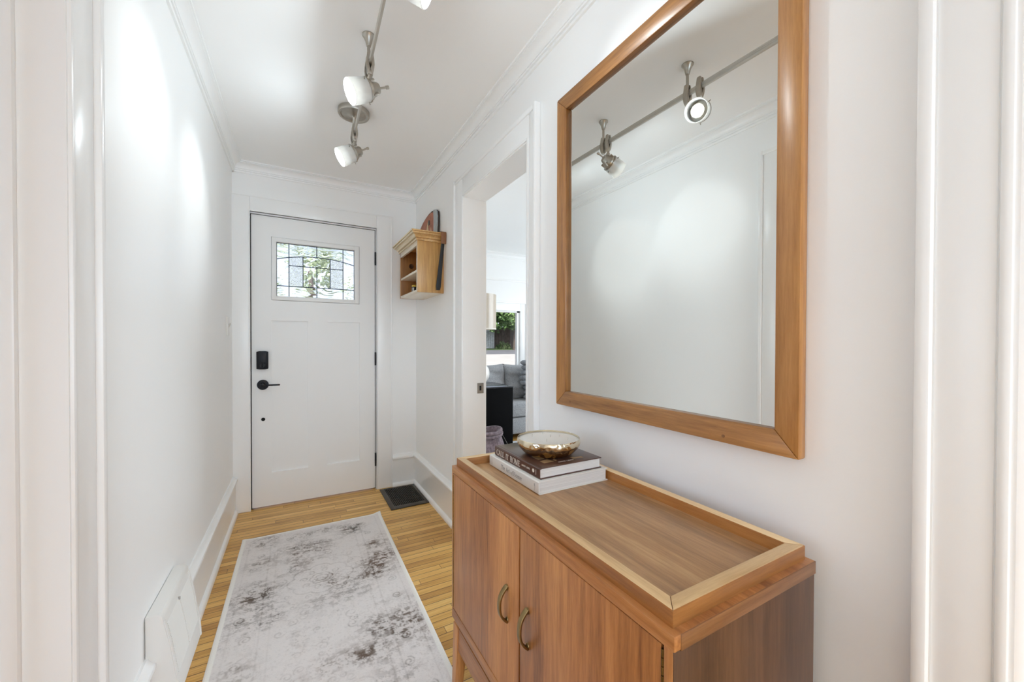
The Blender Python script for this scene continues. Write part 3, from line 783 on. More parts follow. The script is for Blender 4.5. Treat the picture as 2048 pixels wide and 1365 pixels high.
# tray top
tx0, tx1, ty0, ty1, tz1, RW = 0.463, 0.828, 0.364, 1.194, 0.787, 0.0235
def rim(a, b, c, d, mats):
    mb = MB(); t = bmesh.new()
    lo, hi = kz1 - 0.0005, tz1
    vs = [t.verts.new((*p, lo)) for p in (a, b, c, d)] + [t.verts.new((*p, hi)) for p in (a, b, c, d)]
    t.faces.new([vs[i] for i in (3, 2, 1, 0)])
    for i in range(4):
        j = (i + 1) % 4; t.faces.new((vs[i], vs[j], vs[j + 4], vs[i + 4]))
    top = t.faces.new(vs[4:])
    bmesh.ops.recalc_face_normals(t, faces=t.faces)
    eds = [e for e in top.edges]
    bmesh.ops.bevel(t, geom=eds, offset=0.0018, segments=2, profile=0.5, affect='EDGES')
    mb._take(t)
    mb.bm.normal_update()
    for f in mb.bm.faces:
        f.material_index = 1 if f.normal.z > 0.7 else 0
    return mk('tray_rim', mb, mats, cab)
A, B, C_, D_ = (tx0, ty0), (tx1, ty0), (tx1, ty1), (tx0, ty1)
a, b, c, d = (tx0 + RW, ty0 + RW), (tx1 - RW, ty0 + RW), (tx1 - RW, ty1 - RW), (tx0 + RW, ty1 - RW)
rim(A, B, b, a, [M_RIMX, M_LITWORNX]); rim(B, C_, c, b, [M_RIMY, M_LITWORNY]); rim(C_, D_, d, c, [M_RIMX, M_LITWORNX]); rim(D_, A, a, d, [M_RIMY, M_LITWORNY])
mk('tray_floor', MB().box(tx0 + 0.01, tx1 - 0.01, ty0 + 0.01, ty1 - 0.01, kz1 - 0.001, kz1 + 0.0014), M_TRAYF, cab)
# base
mk('base_recess', MB().box(kx0 + 0.02, kx1 - 0.02, ky0 + 0.02, ky1 - 0.02, 0.238, kz0 + 0.001), M_DARK, cab)
ax0, ax1, ay0, ay1 = kx0 + 0.006, kx1 - 0.006, ky0 + 0.002, ky1 + 0.006
for x0, x1, y0, y1, m_ in ((ax0 + 0.002, ax0 + 0.020, ay0 + 0.02, ay1 - 0.02, M_WALNUT_Y), (ax1 - 0.020, ax1 - 0.002, ay0 + 0.02, ay1 - 0.02, M_WALNUT_Y),
                           (ax0 + 0.02, ax1 - 0.02, ay0 + 0.004, ay0 + 0.022, M_WALNUT_X), (ax0 + 0.02, ax1 - 0.02, ay1 - 0.022, ay1 - 0.004, M_WALNUT_X)):
    mk('apron', MB().box(x0, x1, y0, y1, 0.168, 0.243, 0.0015), m_, cab)
for sx in (0, 1):
    for sy in (0, 1):
        X = ax0 if sx == 0 else ax1; Y = ay0 if sy == 0 else ay1
        ix = 1 if sx == 0 else -1; iy = 1 if sy == 0 else -1
        zf = 0.0085 if sx == 0 else 0.0
        pts = [(X + ix * dx, Y + iy * dy, 0.243) for dx in (0, 0.042) for dy in (0, 0.042)] + [(X + ix * (dx - 0.004), Y + iy * (dy - 0.004), zf) for dx in (0, 0.026) for dy in (0, 0.026)]
        mk('leg', MB().hull(pts, bev=0.0015), M_WALNUT_Z, cab)

# ------------------------------------------------------------------ books and lettering
def stroke_text(text, h, thick, thin, track=0.12, serif=True):
    """serif capitals/lower-case drawn as pen strokes; returns list of (polyline, width) in em of height h and the advance"""
    out = []; x = 0.0
    def arc(cx, cy, rx, ry, a0, a1, w, n=14, mod=True):
        pts = [(cx + rx * math.cos(math.radians(a0 + (a1 - a0) * k / n)), cy + ry * math.sin(math.radians(a0 + (a1 - a0) * k / n))) for k in range(n + 1)]
        if mod:
            ws = [thin + (w - thin) * abs(math.cos(math.radians(a0 + (a1 - a0) * k / n))) ** 1.3 for k in range(n + 1)]
        else:
            ws = [w] * (n + 1)
        return pts, ws
    def ln(x0, y0, x1, y1, w): return [(x0, y0), (x1, y1)], [w, w]
    def sf(cx, y, w=0.2): return ln(cx - w / 2, y, cx + w / 2, y, thin * 0.9)
    for ch in text:
        G = []; adv = 0.40
        if ch == 'C': G = [arc(0.34, 0.5, 0.31, 0.5, 48, 312, thick, 22), ln(0.55, 0.68, 0.56, 0.92, thin), ln(0.55, 0.08, 0.57, 0.28, thin)]; adv = 0.62
        elif ch == 'A': G = [ln(0.05, 0, 0.32, 1, thin), ln(0.30, 1, 0.60, 0, thick), ln(0.15, 0.34, 0.49, 0.34, thin), sf(0.06, 0.015, 0.2), sf(0.6, 0.015, 0.24)]; adv = 0.70
        elif ch == 'L': G = [ln(0.13, 0, 0.13, 1, thick), ln(0.05, 0.02, 0.52, 0.02, thin), ln(0.51, 0.0, 0.53, 0.24, thin), sf(0.13, 0.985, 0.22)]; adv = 0.58
        elif ch == 'I': G = [ln(0.12, 0, 0.12, 1, thick), sf(0.12, 0.985, 0.24), sf(0.12, 0.015, 0.24)]; adv = 0.26
        elif ch == 'T': G = [ln(0.30, 0, 0.30, 1, thick), ln(0.02, 0.98, 0.58, 0.98, thin), ln(0.03, 1.0, 0.02, 0.78, thin), ln(0.57, 1.0, 0.58, 0.78, thin), sf(0.30, 0.015, 0.24)]; adv = 0.60
        elif ch == 'H': G = [ln(0.12, 0, 0.12, 1, thick), ln(0.55, 0, 0.55, 1, thick), ln(0.12, 0.52, 0.55, 0.52, thin)] + [sf(q, z, 0.24) for q in (0.12, 0.55) for z in (0.015, 0.985)]; adv = 0.70
        elif ch == 'O': G = [arc(0.36, 0.5, 0.33, 0.5, 0, 360, thick, 30)]; adv = 0.74
        elif ch == 'M': G = [ln(0.10, 0, 0.13, 1, thin), ln(0.13, 1, 0.42, 0.03, thick), ln(0.42, 0.03, 0.69, 1, thin), ln(0.70, 0, 0.70, 1, thick), sf(0.10, 0.015, 0.2), sf(0.70, 0.015, 0.24), sf(0.09, 0.985, 0.16), sf(0.74, 0.985, 0.16)]; adv = 0.84
        elif ch == 'E': G = [ln(0.13, 0, 0.13, 1, thick), ln(0.05, 0.98, 0.50, 0.98, thin), ln(0.13, 0.52, 0.40, 0.52, thin), ln(0.05, 0.02, 0.54, 0.02, thin), ln(0.49, 1, 0.50, 0.80, thin), ln(0.53, 0, 0.55, 0.22, thin), ln(0.40, 0.42, 0.40, 0.62, thin)]; adv = 0.58
        elif ch == 'h': G = [ln(0.10, 0, 0.10, 1.05, thick), arc(0.26, 0.36, 0.16, 0.26, 0, 180, thick, 10), ln(0.42, 0, 0.42, 0.38, thick), sf(0.10, 0.012, 0.16), sf(0.42, 0.012, 0.16), sf(0.06, 1.04, 0.10)]; adv = 0.52
        elif ch == 'e': G = [arc(0.24, 0.31, 0.20, 0.31, 10, 320, thick, 18), ln(0.06, 0.34, 0.43, 0.34, thin)]; adv = 0.48
        elif ch == 'r': G = [ln(0.10, 0, 0.10, 0.62, thick), arc(0.27, 0.40, 0.17, 0.22, 60, 180, thin * 1.5, 8), sf(0.10, 0.012, 0.18), sf(0.07, 0.61, 0.10)]; adv = 0.38
        elif ch == 't': G = [ln(0.14, 0.12, 0.14, 0.85, thick), arc(0.25, 0.13, 0.11, 0.13, 180, 320, thin * 1.4, 8), ln(0.02, 0.62, 0.30, 0.62, thin)]; adv = 0.36
        elif ch == 'o': G = [arc(0.25, 0.31, 0.21, 0.31, 0, 360, thick, 22)]; adv = 0.52
        elif ch == 'f': G = [ln(0.08, -0.25, 0.20, 0.85, thick), arc(0.33, 0.84, 0.13, 0.18, 60, 180, thin * 1.4, 8), ln(0.03, 0.60, 0.34, 0.60, thin)]; adv = 0.30
        elif ch == 'm': G = [ln(0.09, 0, 0.09, 0.62, thick), arc(0.23, 0.38, 0.14, 0.24, 0, 180, thick, 10), ln(0.37, 0, 0.37, 0.40, thick), arc(0.51, 0.38, 0.14, 0.24, 0, 180, thick, 10), ln(0.65, 0, 0.65, 0.40, thick)] + [sf(q, 0.012, 0.14) for q in (0.09, 0.37, 0.65)]; adv = 0.76
        elif ch == 'B': G = [ln(0.1, 0, 0.1, 1, thick), arc(0.1, 0.76, 0.36, 0.24, -90, 90, thick, 10, False), arc(0.1, 0.26, 0.42, 0.26, -90, 90, thick, 10, False)]; adv = 0.6
        elif ch == 'R': G = [ln(0.1, 0, 0.1, 1, thick), arc(0.1, 0.74, 0.40, 0.26, -90, 90, thick, 10, False), ln(0.25, 0.48, 0.54, 0, thick)]; adv = 0.62
        elif ch == 'W': G = [ln(0.03, 1, 0.22, 0, thick), ln(0.22, 0, 0.42, 0.9, thick), ln(0.42, 0.9, 0.62, 0, thick), ln(0.62, 0, 0.82, 1, thick)]; adv = 0.9
        elif ch == 'S': G = [arc(0.27, 0.76, 0.22, 0.24, 30, 270, thick, 12, False), arc(0.27, 0.26, 0.23, 0.26, -150, 90, thick, 12, False)]; adv = 0.56
        for pts, ws in G:
            out.append(([((x + p[0]) * h, p[1] * h) for p in pts], [w * h for w in ws]))
        x += adv + track
    return out, (x - track) * h


def text_mesh(mb, text, h, org, right, up, nrm, thick, thin, length=None, track=0.12, lift=0.0004):
    st, L = stroke_text(text, h, thick, thin, track)
    kx = (length / L) if length else 1.0
    org, right, up, nrm = Vector(org), Vector(right), Vector(up), Vector(nrm)
    for pts, ws in st:
        for i in range(len(pts) - 1):
            p, q = Vector((pts[i][0] * kx, pts[i][1])), Vector((pts[i + 1][0] * kx, pts[i + 1][1]))
            d = q - p
            if d.length < 1e-7: continue
            d.normalize(); n = Vector((-d.y, d.x))
            e = d * min(0.0002, 0.03 * h)
            cs = [p - e + n * ws[i] / 2, p - e - n * ws[i] / 2, q + e - n * ws[i + 1] / 2, q + e + n * ws[i + 1] / 2]
            mb.poly([org + right * c.x + up * c.y for c in cs], lift, nrm)
    return mb


M_COVERB = paint('brown_cover', rgb(84, 56, 46), 0.32, 0.04, 8, 0.01, 300, coat=0.2)
M_COVERW = paint('white_cover', rgb(229, 226, 219), 0.4, 0.01, 8, 0.01, 300)
M_INKW = paint('cream_ink', rgb(232, 224, 212), 0.5, 0.02, 8, 0)
M_INKG = paint('grey_ink', rgb(150, 148, 146), 0.5, 0.02, 8, 0)
M_TAN = paint('tan_print', rgb(190, 156, 112), 0.4, 0.18, 30, 0)


def pages_mat():
    m, nt, b = new_mat('page_block'); L = nt.links
    v = coords(nt, (3, 3, 900)); n = node(nt, 'ShaderNodeTexNoise', i_Scale=1.0, i_Detail=2.0); L.new(v, n.inputs['Vector'])
    r = ramp(nt, [(0.3, rgb(205, 202, 198)), (0.7, rgb(232, 230, 226))], n.outputs['Fac']); L.new(r.outputs[0], b.inputs['Base Color']); b.inputs['Roughness'].default_value = 0.8
    return m
M_PAGES = pages_mat()


def hardcover(name, label, x0, x1, y0, y1, z0, z1, mat, cb=0.0028):
    r = thing(name, label, 'book', ((x0 + x1) / 2, (y0 + y1) / 2, z0), None)
    mb = MB().box(x0 + 0.006, x1, y0, y1, z0, z0 + cb, 0.0007).box(x0 + 0.006, x1, y0, y1, z1 - cb, z1, 0.0007)
    pr = [(x0 + 0.0075, z0), (x0 + 0.0075, z0 + cb), (x0 + 0.0025, z0 + cb + 0.001), (x0 + 0.0022, z1 - cb - 0.001), (x0 + 0.0075, z1 - cb), (x0 + 0.0075, z1), (x0 + 0.003, z1 - 0.0004), (x0, z1 - 0.003), (x0, z0 + 0.003), (x0 + 0.003, z0 + 0.0004)]
    mb.prism(pr, 'y', y0, y1)
    mk('cover', mb, mat, r)
    mk('page_block', MB().box(x0 + 0.003, x1 - 0.004, y0 + 0.004, y1 - 0.004, z0 + cb, z1 - cb), M_PAGES, r)
    return r


b1 = hardcover('book', 'thick white hardcover book lying flat on the cabinet tray, bottom of the pair', 0.558, 0.797, 0.853, 1.145, 0.7625, 0.798, M_COVERW)
mb = text_mesh(MB(), 'The Art ', 0.0125, (0.5579, 1.063, 0.7745), (0, -1, 0), (0, 0, 1), (-1, 0, 0), 0.085, 0.055, 0.060)
text_mesh(mb, 'of', 0.0105, (0.5579, 1.003, 0.7745), (0, -1, 0), (0, 0, 1), (-1, 0, 0), 0.085, 0.06, 0.0105)
text_mesh(mb, 'Home', 0.0125, (0.5579, 0.988, 0.7745), (0, -1, 0), (0, 0, 1), (-1, 0, 0), 0.085, 0.055, 0.048)
mk('spine_title', mb, M_INKG, b1)
mb = MB()
for yy_, zs in ((1.134, (0.767, 0.789)), (1.126, (0.770, 0.787))):
    z = zs[0]
    while z < zs[1]:
        l = random.uniform(0.0012, 0.003); mb.box(0.5576, 0.5581, yy_, yy_ + 0.0022, z, z + l * 0.6); z += l + 0.0006
mk('spine_mark', mb, M_INKG, b1)
mb = MB()
mb.tube([(0.5578, 0.873, 0.788), (0.5578, 0.8715, 0.781), (0.5578, 0.872, 0.776), (0.5578, 0.875, 0.768)], 0.00045, 5)
mb.tube([(0.5578, 0.8745, 0.788), (0.5578, 0.8725, 0.781)], 0.0004, 5)
mk('spine_emblem', mb, M_INKG, b1)
b2 = hardcover('book', 'dark brown hardcover book resting on the white book, under the gold bowl', 0.568, 0.783, 0.864, 1.127, 0.798, 0.8285, M_COVERB)
mb = text_mesh(MB(), 'CALL IT HOME', 0.0165, (0.5679, 1.113, 0.8045), (0, -1, 0), (0, 0, 1), (-1, 0, 0), 0.125, 0.055, 0.146, 0.05)
mk('spine_title', mb, M_INKW, b2)
mb = text_mesh(MB(), 'AMBER LEWIS', 0.0042, (0.5679, 0.957, 0.8117), (0, -1, 0), (0, 0, 1), (-1, 0, 0), 0.22, 0.20, 0.044, 0.12)
mk('spine_author', mb, M_INKW, b2)
mb = MB().lathe([(0.0, 0), (0.0052, 0), (0.0052, 0.0004), (0, 0.0004)], 20, Matrix.Translation((0.568, 0.8955, 0.8148)) @ Matrix.Rotation(-PI / 2, 4, 'Y'))
mb.box(0.5676, 0.5681, 0.8815, 0.8826, 0.807, 0.8205)
mk('spine_emblem', mb, M_INKW, b2)
mb = text_mesh(MB(), 'AMBER LEWIS', 0.0058, (0.645, 0.8835, 0.8284), (1, -0.03, 0), (0.02, 1, 0), (0, 0, 1), 0.2, 0.18, 0.051, 0.12)
mk('cover_author', mb, M_INKW, b2)
mb = MB()
for P in ([(0.603, 0.917), (0.632, 0.923), (0.638, 0.897), (0.604, 0.896)], [(0.606, 0.966), (0.634, 0.968), (0.640, 0.932), (0.607, 0.930)], [(0.642, 0.909), (0.652, 0.918), (0.652, 0.903), (0.646, 0.899)], [(0.700, 0.907), (0.737, 0.900), (0.736, 0.887), (0.702, 0.892)], [(0.66, 1.00), (0.70, 1.00), (0.70, 0.93), (0.66, 0.93)]):
    mb.poly([(*p, 0.8284) for p in P], 0.0003, (0, 0, 1))
mk('cover_print', mb, M_TAN, b2)
mk('cover_groove', MB().box(0.5775, 0.5800, 0.8645, 1.1265, 0.8284, 0.8287), paint('groove_shade', rgb(62, 40, 34), 0.4, 0.05), b2)

# ------------------------------------------------------------------ candle bowl
def hammered():
    m, nt, b = new_mat('hammered_gold'); L = nt.links
    tc = nt.nodes.new('ShaderNodeTexCoord'); sp = nt.nodes.new('ShaderNodeSeparateXYZ'); L.new(tc.outputs['Object'], sp.inputs[0])
    mr = node(nt, 'ShaderNodeMapRange'); mr.inputs[1].default_value = 0.018; mr.inputs[2].default_value = 0.042; L.new(sp.outputs['Z'], mr.inputs[0])
    r = ramp(nt, [(0.0, rgb(196, 160, 104)), (1.0, rgb(228, 216, 190))], mr.outputs[0]); L.new(r.outputs[0], b.inputs['Base Color'])
    b.inputs['Metallic'].default_value = 1.0; b.inputs['Roughness'].default_value = 0.09
    v = node(nt, 'ShaderNodeTexVoronoi', i_Scale=62.0, feature='SMOOTH_F1'); L.new(tc.outputs['Object'], v.inputs['Vector'])
    bp = node(nt, 'ShaderNodeBump', i_Strength=0.55, i_Distance=0.006); L.new(v.outputs['Distance'], bp.inputs['Height']); L.new(bp.outputs[0], b.inputs['Normal'])
    return m
BC = (0.672, 0.974, 0.8286)
bowl = thing('candle_bowl', 'hammered gold candle bowl with white wax on the brown book', 'candle', BC)
prof = [(0.0, 0.002), (0.058, 0.0), (0.066, 0.002), (0.078, 0.010), (0.088, 0.021), (0.0935, 0.030), (0.0952, 0.037), (0.0945, 0.044), (0.0930, 0.0486), (0.0924, 0.0492), (0.0917, 0.0487), (0.0930, 0.043), (0.0930, 0.036), (0.06, 0.010), (0.0, 0.008)]
mk('bowl', MB().lathe(prof, 72, Matrix.Translation(BC), caps=False), hammered(), bowl, angle=60)
mk('wax', MB().lathe([(0.0, 0.0), (0.08, 0.0), (0.0915, 0.0145), (0.0926, 0.0235), (0.091, 0.0230), (0.0, 0.0228)], 48, Matrix.Translation((BC[0], BC[1], BC[2] + 0.0195)), caps=False), paint('cream_wax', rgb(246, 244, 238), 0.45, 0.01, 10, 0.01, 100), bowl)
for (wx, wy) in ((0.645, 1.024), (0.691, 0.992), (0.720, 0.985), (0.650, 0.952), (0.715, 0.935), (0.690, 1.032)):
    zt = BC[2] + 0.0422
    mk('wick', MB().tube([(wx, wy, zt - 0.002), (wx + 0.0008, wy, zt + 0.004), (wx + 0.0016, wy + 0.001, zt + 0.0075)], 0.0009, 6), paint('wick_cotton', rgb(205, 198, 186), 0.8, 0.05), bowl)

# ------------------------------------------------------------------ rug
def make_rug():
    nx, ny = 260, 640
    FL, FR, NR, NL = (-0.262, 2.742), (0.511, 2.742), (0.480, 0.60), (-0.286, 0.60)
    u = np.linspace(0, 1, nx); v = np.linspace(0, 1, ny); U, V = np.meshgrid(u, v)
    X = (1 - V) * ((1 - U) * FL[0] + U * FR[0]) + V * ((1 - U) * NL[0] + U * NR[0])
    Y = (1 - V) * ((1 - U) * FL[1] + U * FR[1]) + V * ((1 - U) * NL[1] + U * NR[1])
    sx, sy = U * 0.77, V * 2.14       # metres across and along
    rng = np.random.RandomState(11)
    def vnoise(fx, fy, seed):
        r = np.random.RandomState(seed); gx_, gy_ = int(fx * 0.77) + 3, int(fy * 2.14) + 3
        g = r.rand(gy_ + 1, gx_ + 1); a, b_ = sx * fx, sy * fy
        i, j = np.floor(a).astype(int), np.floor(b_).astype(int); fa, fb = a - i, b_ - j
        fa = fa * fa * (3 - 2 * fa); fb = fb * fb * (3 - 2 * fb)
        i = np.clip(i, 0, gx_ - 1); j = np.clip(j, 0, gy_ - 1)
        return (g[j, i] * (1 - fa) + g[j, i + 1] * fa) * (1 - fb) + (g[j + 1, i] * (1 - fa) + g[j + 1, i + 1] * fa) * fb
    patch = 0.55 * vnoise(7, 6, 1) + 0.3 * vnoise(14, 16, 2) + 0.15 * vnoise(30, 40, 3)
    streak = 0.5 * vnoise(9, 70, 4) + 0.5 * vnoise(22, 160, 5)
    fine = 0.5 * vnoise(150, 170, 6) + 0.5 * vnoise(300, 300, 7)
    mid = vnoise(60, 60, 8)
    line = np.zeros_like(sx)
    def draw(px, py, w, s=1.0):
        i0, i1 = np.searchsorted(u * 0.77, [px.min() - 3 * w, px.max() + 3 * w]); j0, j1 = np.searchsorted(v * 2.14, [py.min() - 3 * w, py.max() + 3 * w])
        if i1 <= i0 or j1 <= j0: return
        sub_x, sub_y = sx[j0:j1, i0:i1], sy[j0:j1, i0:i1]; dmin = np.full(sub_x.shape, 9.0)
        for a, b_ in zip(px, py):
            dmin = np.minimum(dmin, (sub_x - a) ** 2 + (sub_y - b_) ** 2)
        L = np.exp(-dmin / (w * w)) * s
        cur = line[j0:j1, i0:i1]; line[j0:j1, i0:i1] = np.where(np.abs(L) > np.abs(cur), L, cur)
    # borders
    for ins, s in ((0.045, 0.35), (0.058, -0.3), (0.150, 0.45), (0.163, -0.35), (0.185, 0.3)):
        for xx in (ins, 0.77 - ins):
            n = 400; draw(np.full(n, xx), np.linspace(ins, 2.14 - ins, n), 0.0028, s)
        for yy2 in (ins, 2.14 - ins):
            n = 160; draw(np.linspace(ins, 0.77 - ins, n), np.full(n, yy2), 0.0028, s)
    # scrolls scattered over the border and field
    def curl(cx, cy, r, a0, s, turns=1.4, w=0.0032):
        t = np.linspace(0, 1, 50); a = a0 + t * turns * 2 * PI * (1 if s > 0 else -1); rr = r * (1 - 0.75 * t)
        draw(cx + rr * np.cos(a), cy + rr * np.sin(a), w, s)
    for k in range(16):
        yb_ = 0.06 + k * 0.135
        for xb in (0.10, 0.67):
            curl(xb + rng.uniform(-.01, .01), yb_, 0.034, rng.uniform(0, 6.28), -0.8); curl(xb + rng.uniform(-.03, .03), yb_ + 0.06, 0.022, rng.uniform(0, 6.28), 0.8)
    for k in range(5):
        for yb_ in (0.10, 2.04):
            curl(0.2 + k * 0.095, yb_, 0.033, rng.uniform(0, 6.28), -0.8); curl(0.24 + k * 0.095, yb_ + 0.015, 0.02, rng.uniform(0, 6.28), 0.7)
    for k in range(170):
        curl(rng.uniform(0.19, 0.58), rng.uniform(0.2, 1.95), rng.uniform(0.012, 0.026), rng.uniform(0, 6.28), rng.choice([-0.7, 0.6]), 1.1, 0.0028)
    # medallions down the middle
    for my in (0.62, 1.50):
        t = np.linspace(0, 2 * PI, 260)
        for R0, amp, n, s in ((0.036, 0.008, 6, 0.95), (0.022, 0.004, 6, 0.7), (0.105, 0.022, 8, 0.75), (0.165, 0.03, 12, 0.55)):
            rr = R0 + amp * np.abs(np.cos(n * t / 2)) ** 0.6
            draw(0.385 + rr * np.cos(t) * 1.15, my + rr * np.sin(t), 0.0034, s)
        for k in range(8):
            a = k * PI / 4 + 0.2; curl(0.385 + 0.075 * math.cos(a), my + 0.07 * math.sin(a), 0.018, a, 0.8, 1.0)
    # dark worn blocks in the border corners and along the edges, fading to bare ground elsewhere
    blk = np.zeros_like(sx)
    for cx, cy, rx, ry, s in ((0.12, 0.34, 0.07, 0.06, 1.0), (0.11, 0.62, 0.085, 0.09, 1.15), (0.13, 0.12, 0.06, 0.05, 0.55), (0.60, 0.16, 0.06, 0.045, 1.0), (0.66, 0.60, 0.075, 0.06, 0.9), (0.64, 0.72, 0.06, 0.05, 0.8), (0.46, 0.82, 0.14, 0.07, 0.75),
                              (0.42, 0.09, 0.13, 0.035, 0.85), (0.10, 1.12, 0.06, 0.10, 0.7), (0.16, 1.30, 0.10, 0.06, 0.8), (0.62, 1.12, 0.10, 0.07, 1.0), (0.50, 1.22, 0.12, 0.05, 0.9), (0.66, 0.40, 0.06, 0.04, 0.5), (0.36, 0.24, 0.10, 0.03, 0.45), (0.4, 1.5, 0.2, 0.06, 0.7), (0.14, 1.6, 0.08, 0.1, 0.9), (0.63, 1.62, 0.09, 0.1, 0.9), (0.2, 1.9, 0.1, 0.08, 0.8)):
        blk = np.maximum(blk, s * np.exp(-((sx - cx) / rx) ** 2 - ((sy - cy) / ry) ** 2))
    dark = np.clip((patch - 0.50) * 2.0, 0, 1) * 0.40 + blk * (0.25 + 0.8 * patch)
    grit = np.clip((0.55 * fine + 0.45 * mid + 0.35 * (streak - 0.5) - 0.40) * 5.0, 0, 1)
    dark = dark * (0.30 + 1.0 * grit) * (0.6 + 0.8 * streak)
    dark = dark + np.clip(fine - 0.58, 0, 1) * 0.8 * (0.3 + patch) + 0.16 * grit * np.clip(patch * 2 - 0.7, 0, 1)
    lp = np.clip(line, 0, 1); ln_ = np.clip(-line, 0, 1)
    dark = dark + lp * (0.34 + 0.55 * np.clip(patch * 1.6 - 0.55, 0, 1)) * (0.5 + 0.9 * mid)
    dark = dark * (1 - 0.8 * ln_)
    edge = np.minimum(np.minimum(sx, 0.77 - sx), np.minimum(sy, 2.14 - sy))
    warm = vnoise(5, 5, 21)
    dark = np.clip(dark, 0, 1)
    base = np.array([lin(233), lin(228), lin(226)]); dk_c = np.array([lin(100), lin(94), lin(90)]); dk_w = np.array([lin(118), lin(100), lin(88)])
    dcol = dk_c[None, None, :] * (1 - warm[..., None]) + dk_w[None, None, :] * warm[..., None]
    col = base[None, None, :] * (1 - dark[..., None]) + dcol * dark[..., None]
    hem = edge < 0.020
    col[hem] = np.array([lin(243), lin(241), lin(236)])
    Z = 0.0068 - 0.0012 * np.clip(1 - edge / 0.006, 0, 1) + 0.0005 * fine + 0.001 * ((edge > 0.004) & (edge < 0.016))
    # corners at the door end curl up a little
    Z = Z + 0.012 * np.exp(-((sx - 0.77) ** 2 + sy ** 2) / 0.0012) + 0.004 * np.exp(-(sx ** 2 + sy ** 2) / 0.0009)
    N = nx * ny
    co = np.stack([X, Y, Z], -1).reshape(-1, 3)
    idx = np.arange(N).reshape(ny, nx)
    quads = np.stack([idx[:-1, :-1], idx[1:, :-1], idx[1:, 1:], idx[:-1, 1:]], -1).reshape(-1, 4)
    rim_i = np.concatenate([idx[0, :], idx[1:, -1], idx[-1, -2::-1], idx[-2:0:-1, 0]])
    low = co[rim_i].copy(); low[:, 2] = 0.0005
    n2 = len(rim_i); li = N + np.arange(n2)
    side = np.stack([rim_i, np.roll(rim_i, -1), np.roll(li, -1), li], -1)
    allv = np.concatenate([co, low]); allq = np.concatenate([quads, side])
    org = np.array([0.11, 1.67, 0.0])
    me = bpy.data.meshes.new('runner_rug')
    me.vertices.add(len(allv)); me.vertices.foreach_set('co', (allv - org).astype(np.float32).ravel())
    me.loops.add(allq.size); me.loops.foreach_set('vertex_index', allq.astype(np.int32).ravel())
    me.polygons.add(len(allq)); me.polygons.foreach_set('loop_start', np.arange(0, allq.size, 4, dtype=np.int32)); me.polygons.foreach_set('loop_total', np.full(len(allq), 4, dtype=np.int32))
    me.update(calc_edges=True); me.validate()
    ca = me.color_attributes.new('weave', 'FLOAT_COLOR', 'POINT')
    cc = np.ones((len(allv), 4), np.float32); cc[:N, :3] = col.reshape(-1, 3); cc[N:, :3] = np.array([lin(214), lin(210), lin(202)])
    ca.data.foreach_set('color', cc.ravel())
    m, nt, b = new_mat('distressed_rug_weave'); L = nt.links
    at = node(nt, 'ShaderNodeVertexColor', layer_name='weave')
    v_ = coords(nt, (700, 260, 1)); n = node(nt, 'ShaderNodeTexNoise', i_Scale=1.0, i_Detail=2.0); L.new(v_, n.inputs['Vector'])
    mx = node(nt, 'ShaderNodeMix', data_type='RGBA', blend_type='MULTIPLY'); mx.inputs[0].default_value = 0.35
    r = ramp(nt, [(0.3, (0.72, 0.72, 0.72, 1)), (0.62, (1, 1, 1, 1))], n.outputs['Fac'])
    L.new(at.outputs['Color'], mx.inputs[6]); L.new(r.outputs[0], mx.inputs[7]); L.new(mx.outputs[2], b.inputs['Base Color'])
    b.inputs['Roughness'].default_value = 0.95; b.inputs['Specular IOR Level'].default_value = 0.15
    bp = node(nt, 'ShaderNodeBump', i_Strength=0.25, i_Distance=0.001); L.new(n.outputs['Fac'], bp.inputs['Height']); L.new(bp.outputs[0], b.inputs['Normal'])
    me.materials.append(m); me.shade_smooth()
    o = bpy.data.objects.new('runner_rug', me); COL.objects.link(o); o.location = org
    tag(o, 'distressed grey and cream runner rug along the hall floor', 'rug')
make_rug()

# ------------------------------------------------------------------ floor vent by the door
vent = thing('floor_vent', 'dark bronze floor vent in the corner right of the front door', 'vent', (0.722, 2.958, 0))
vx0, vx1, vy0, vy1 = 0.586, 0.855, 2.748, 3.170
mb = MB()
for x0, x1, y0, y1 in ((vx0, vx0 + 0.034, vy0, vy1), (vx1 - 0.022, vx1, vy0, vy1), (vx0 + 0.03, vx1 - 0.02, vy0, vy0 + 0.048), (vx0 + 0.03, vx1 - 0.02, vy1 - 0.022, vy1)):
    mb.box(x0, x1, y0, y1, 0.0005, 0.008, 0.002)
mk('vent_frame', mb, M_BRONZE, vent)
mk('duct_opening', MB().box(vx0 + 0.032, vx1 - 0.02, vy0 + 0.046, vy1 - 0.02, 0.0005, 0.002), M_DARK, vent)
ix0, ix1, iy0, iy1 = vx0 + 0.033, vx1 - 0.021, vy0 + 0.047, vy1 - 0.021
for k in range(17):
    x = ix0 + (ix1 - ix0) * (k + 0.7) / 17.4
    mk('grille_bar', MB().box(x - 0.0018, x + 0.0018, iy0, iy1, 0.002, 0.0075), M_BRONZE, vent, flat=True)
for k in range(7):
    y = iy0 + (iy1 - iy0) * (k + 1) / 8
    mk('cross_bar', MB().box(ix0, ix1, y - 0.0015, y + 0.0015, 0.002, 0.0055), M_BRONZE, vent, flat=True)

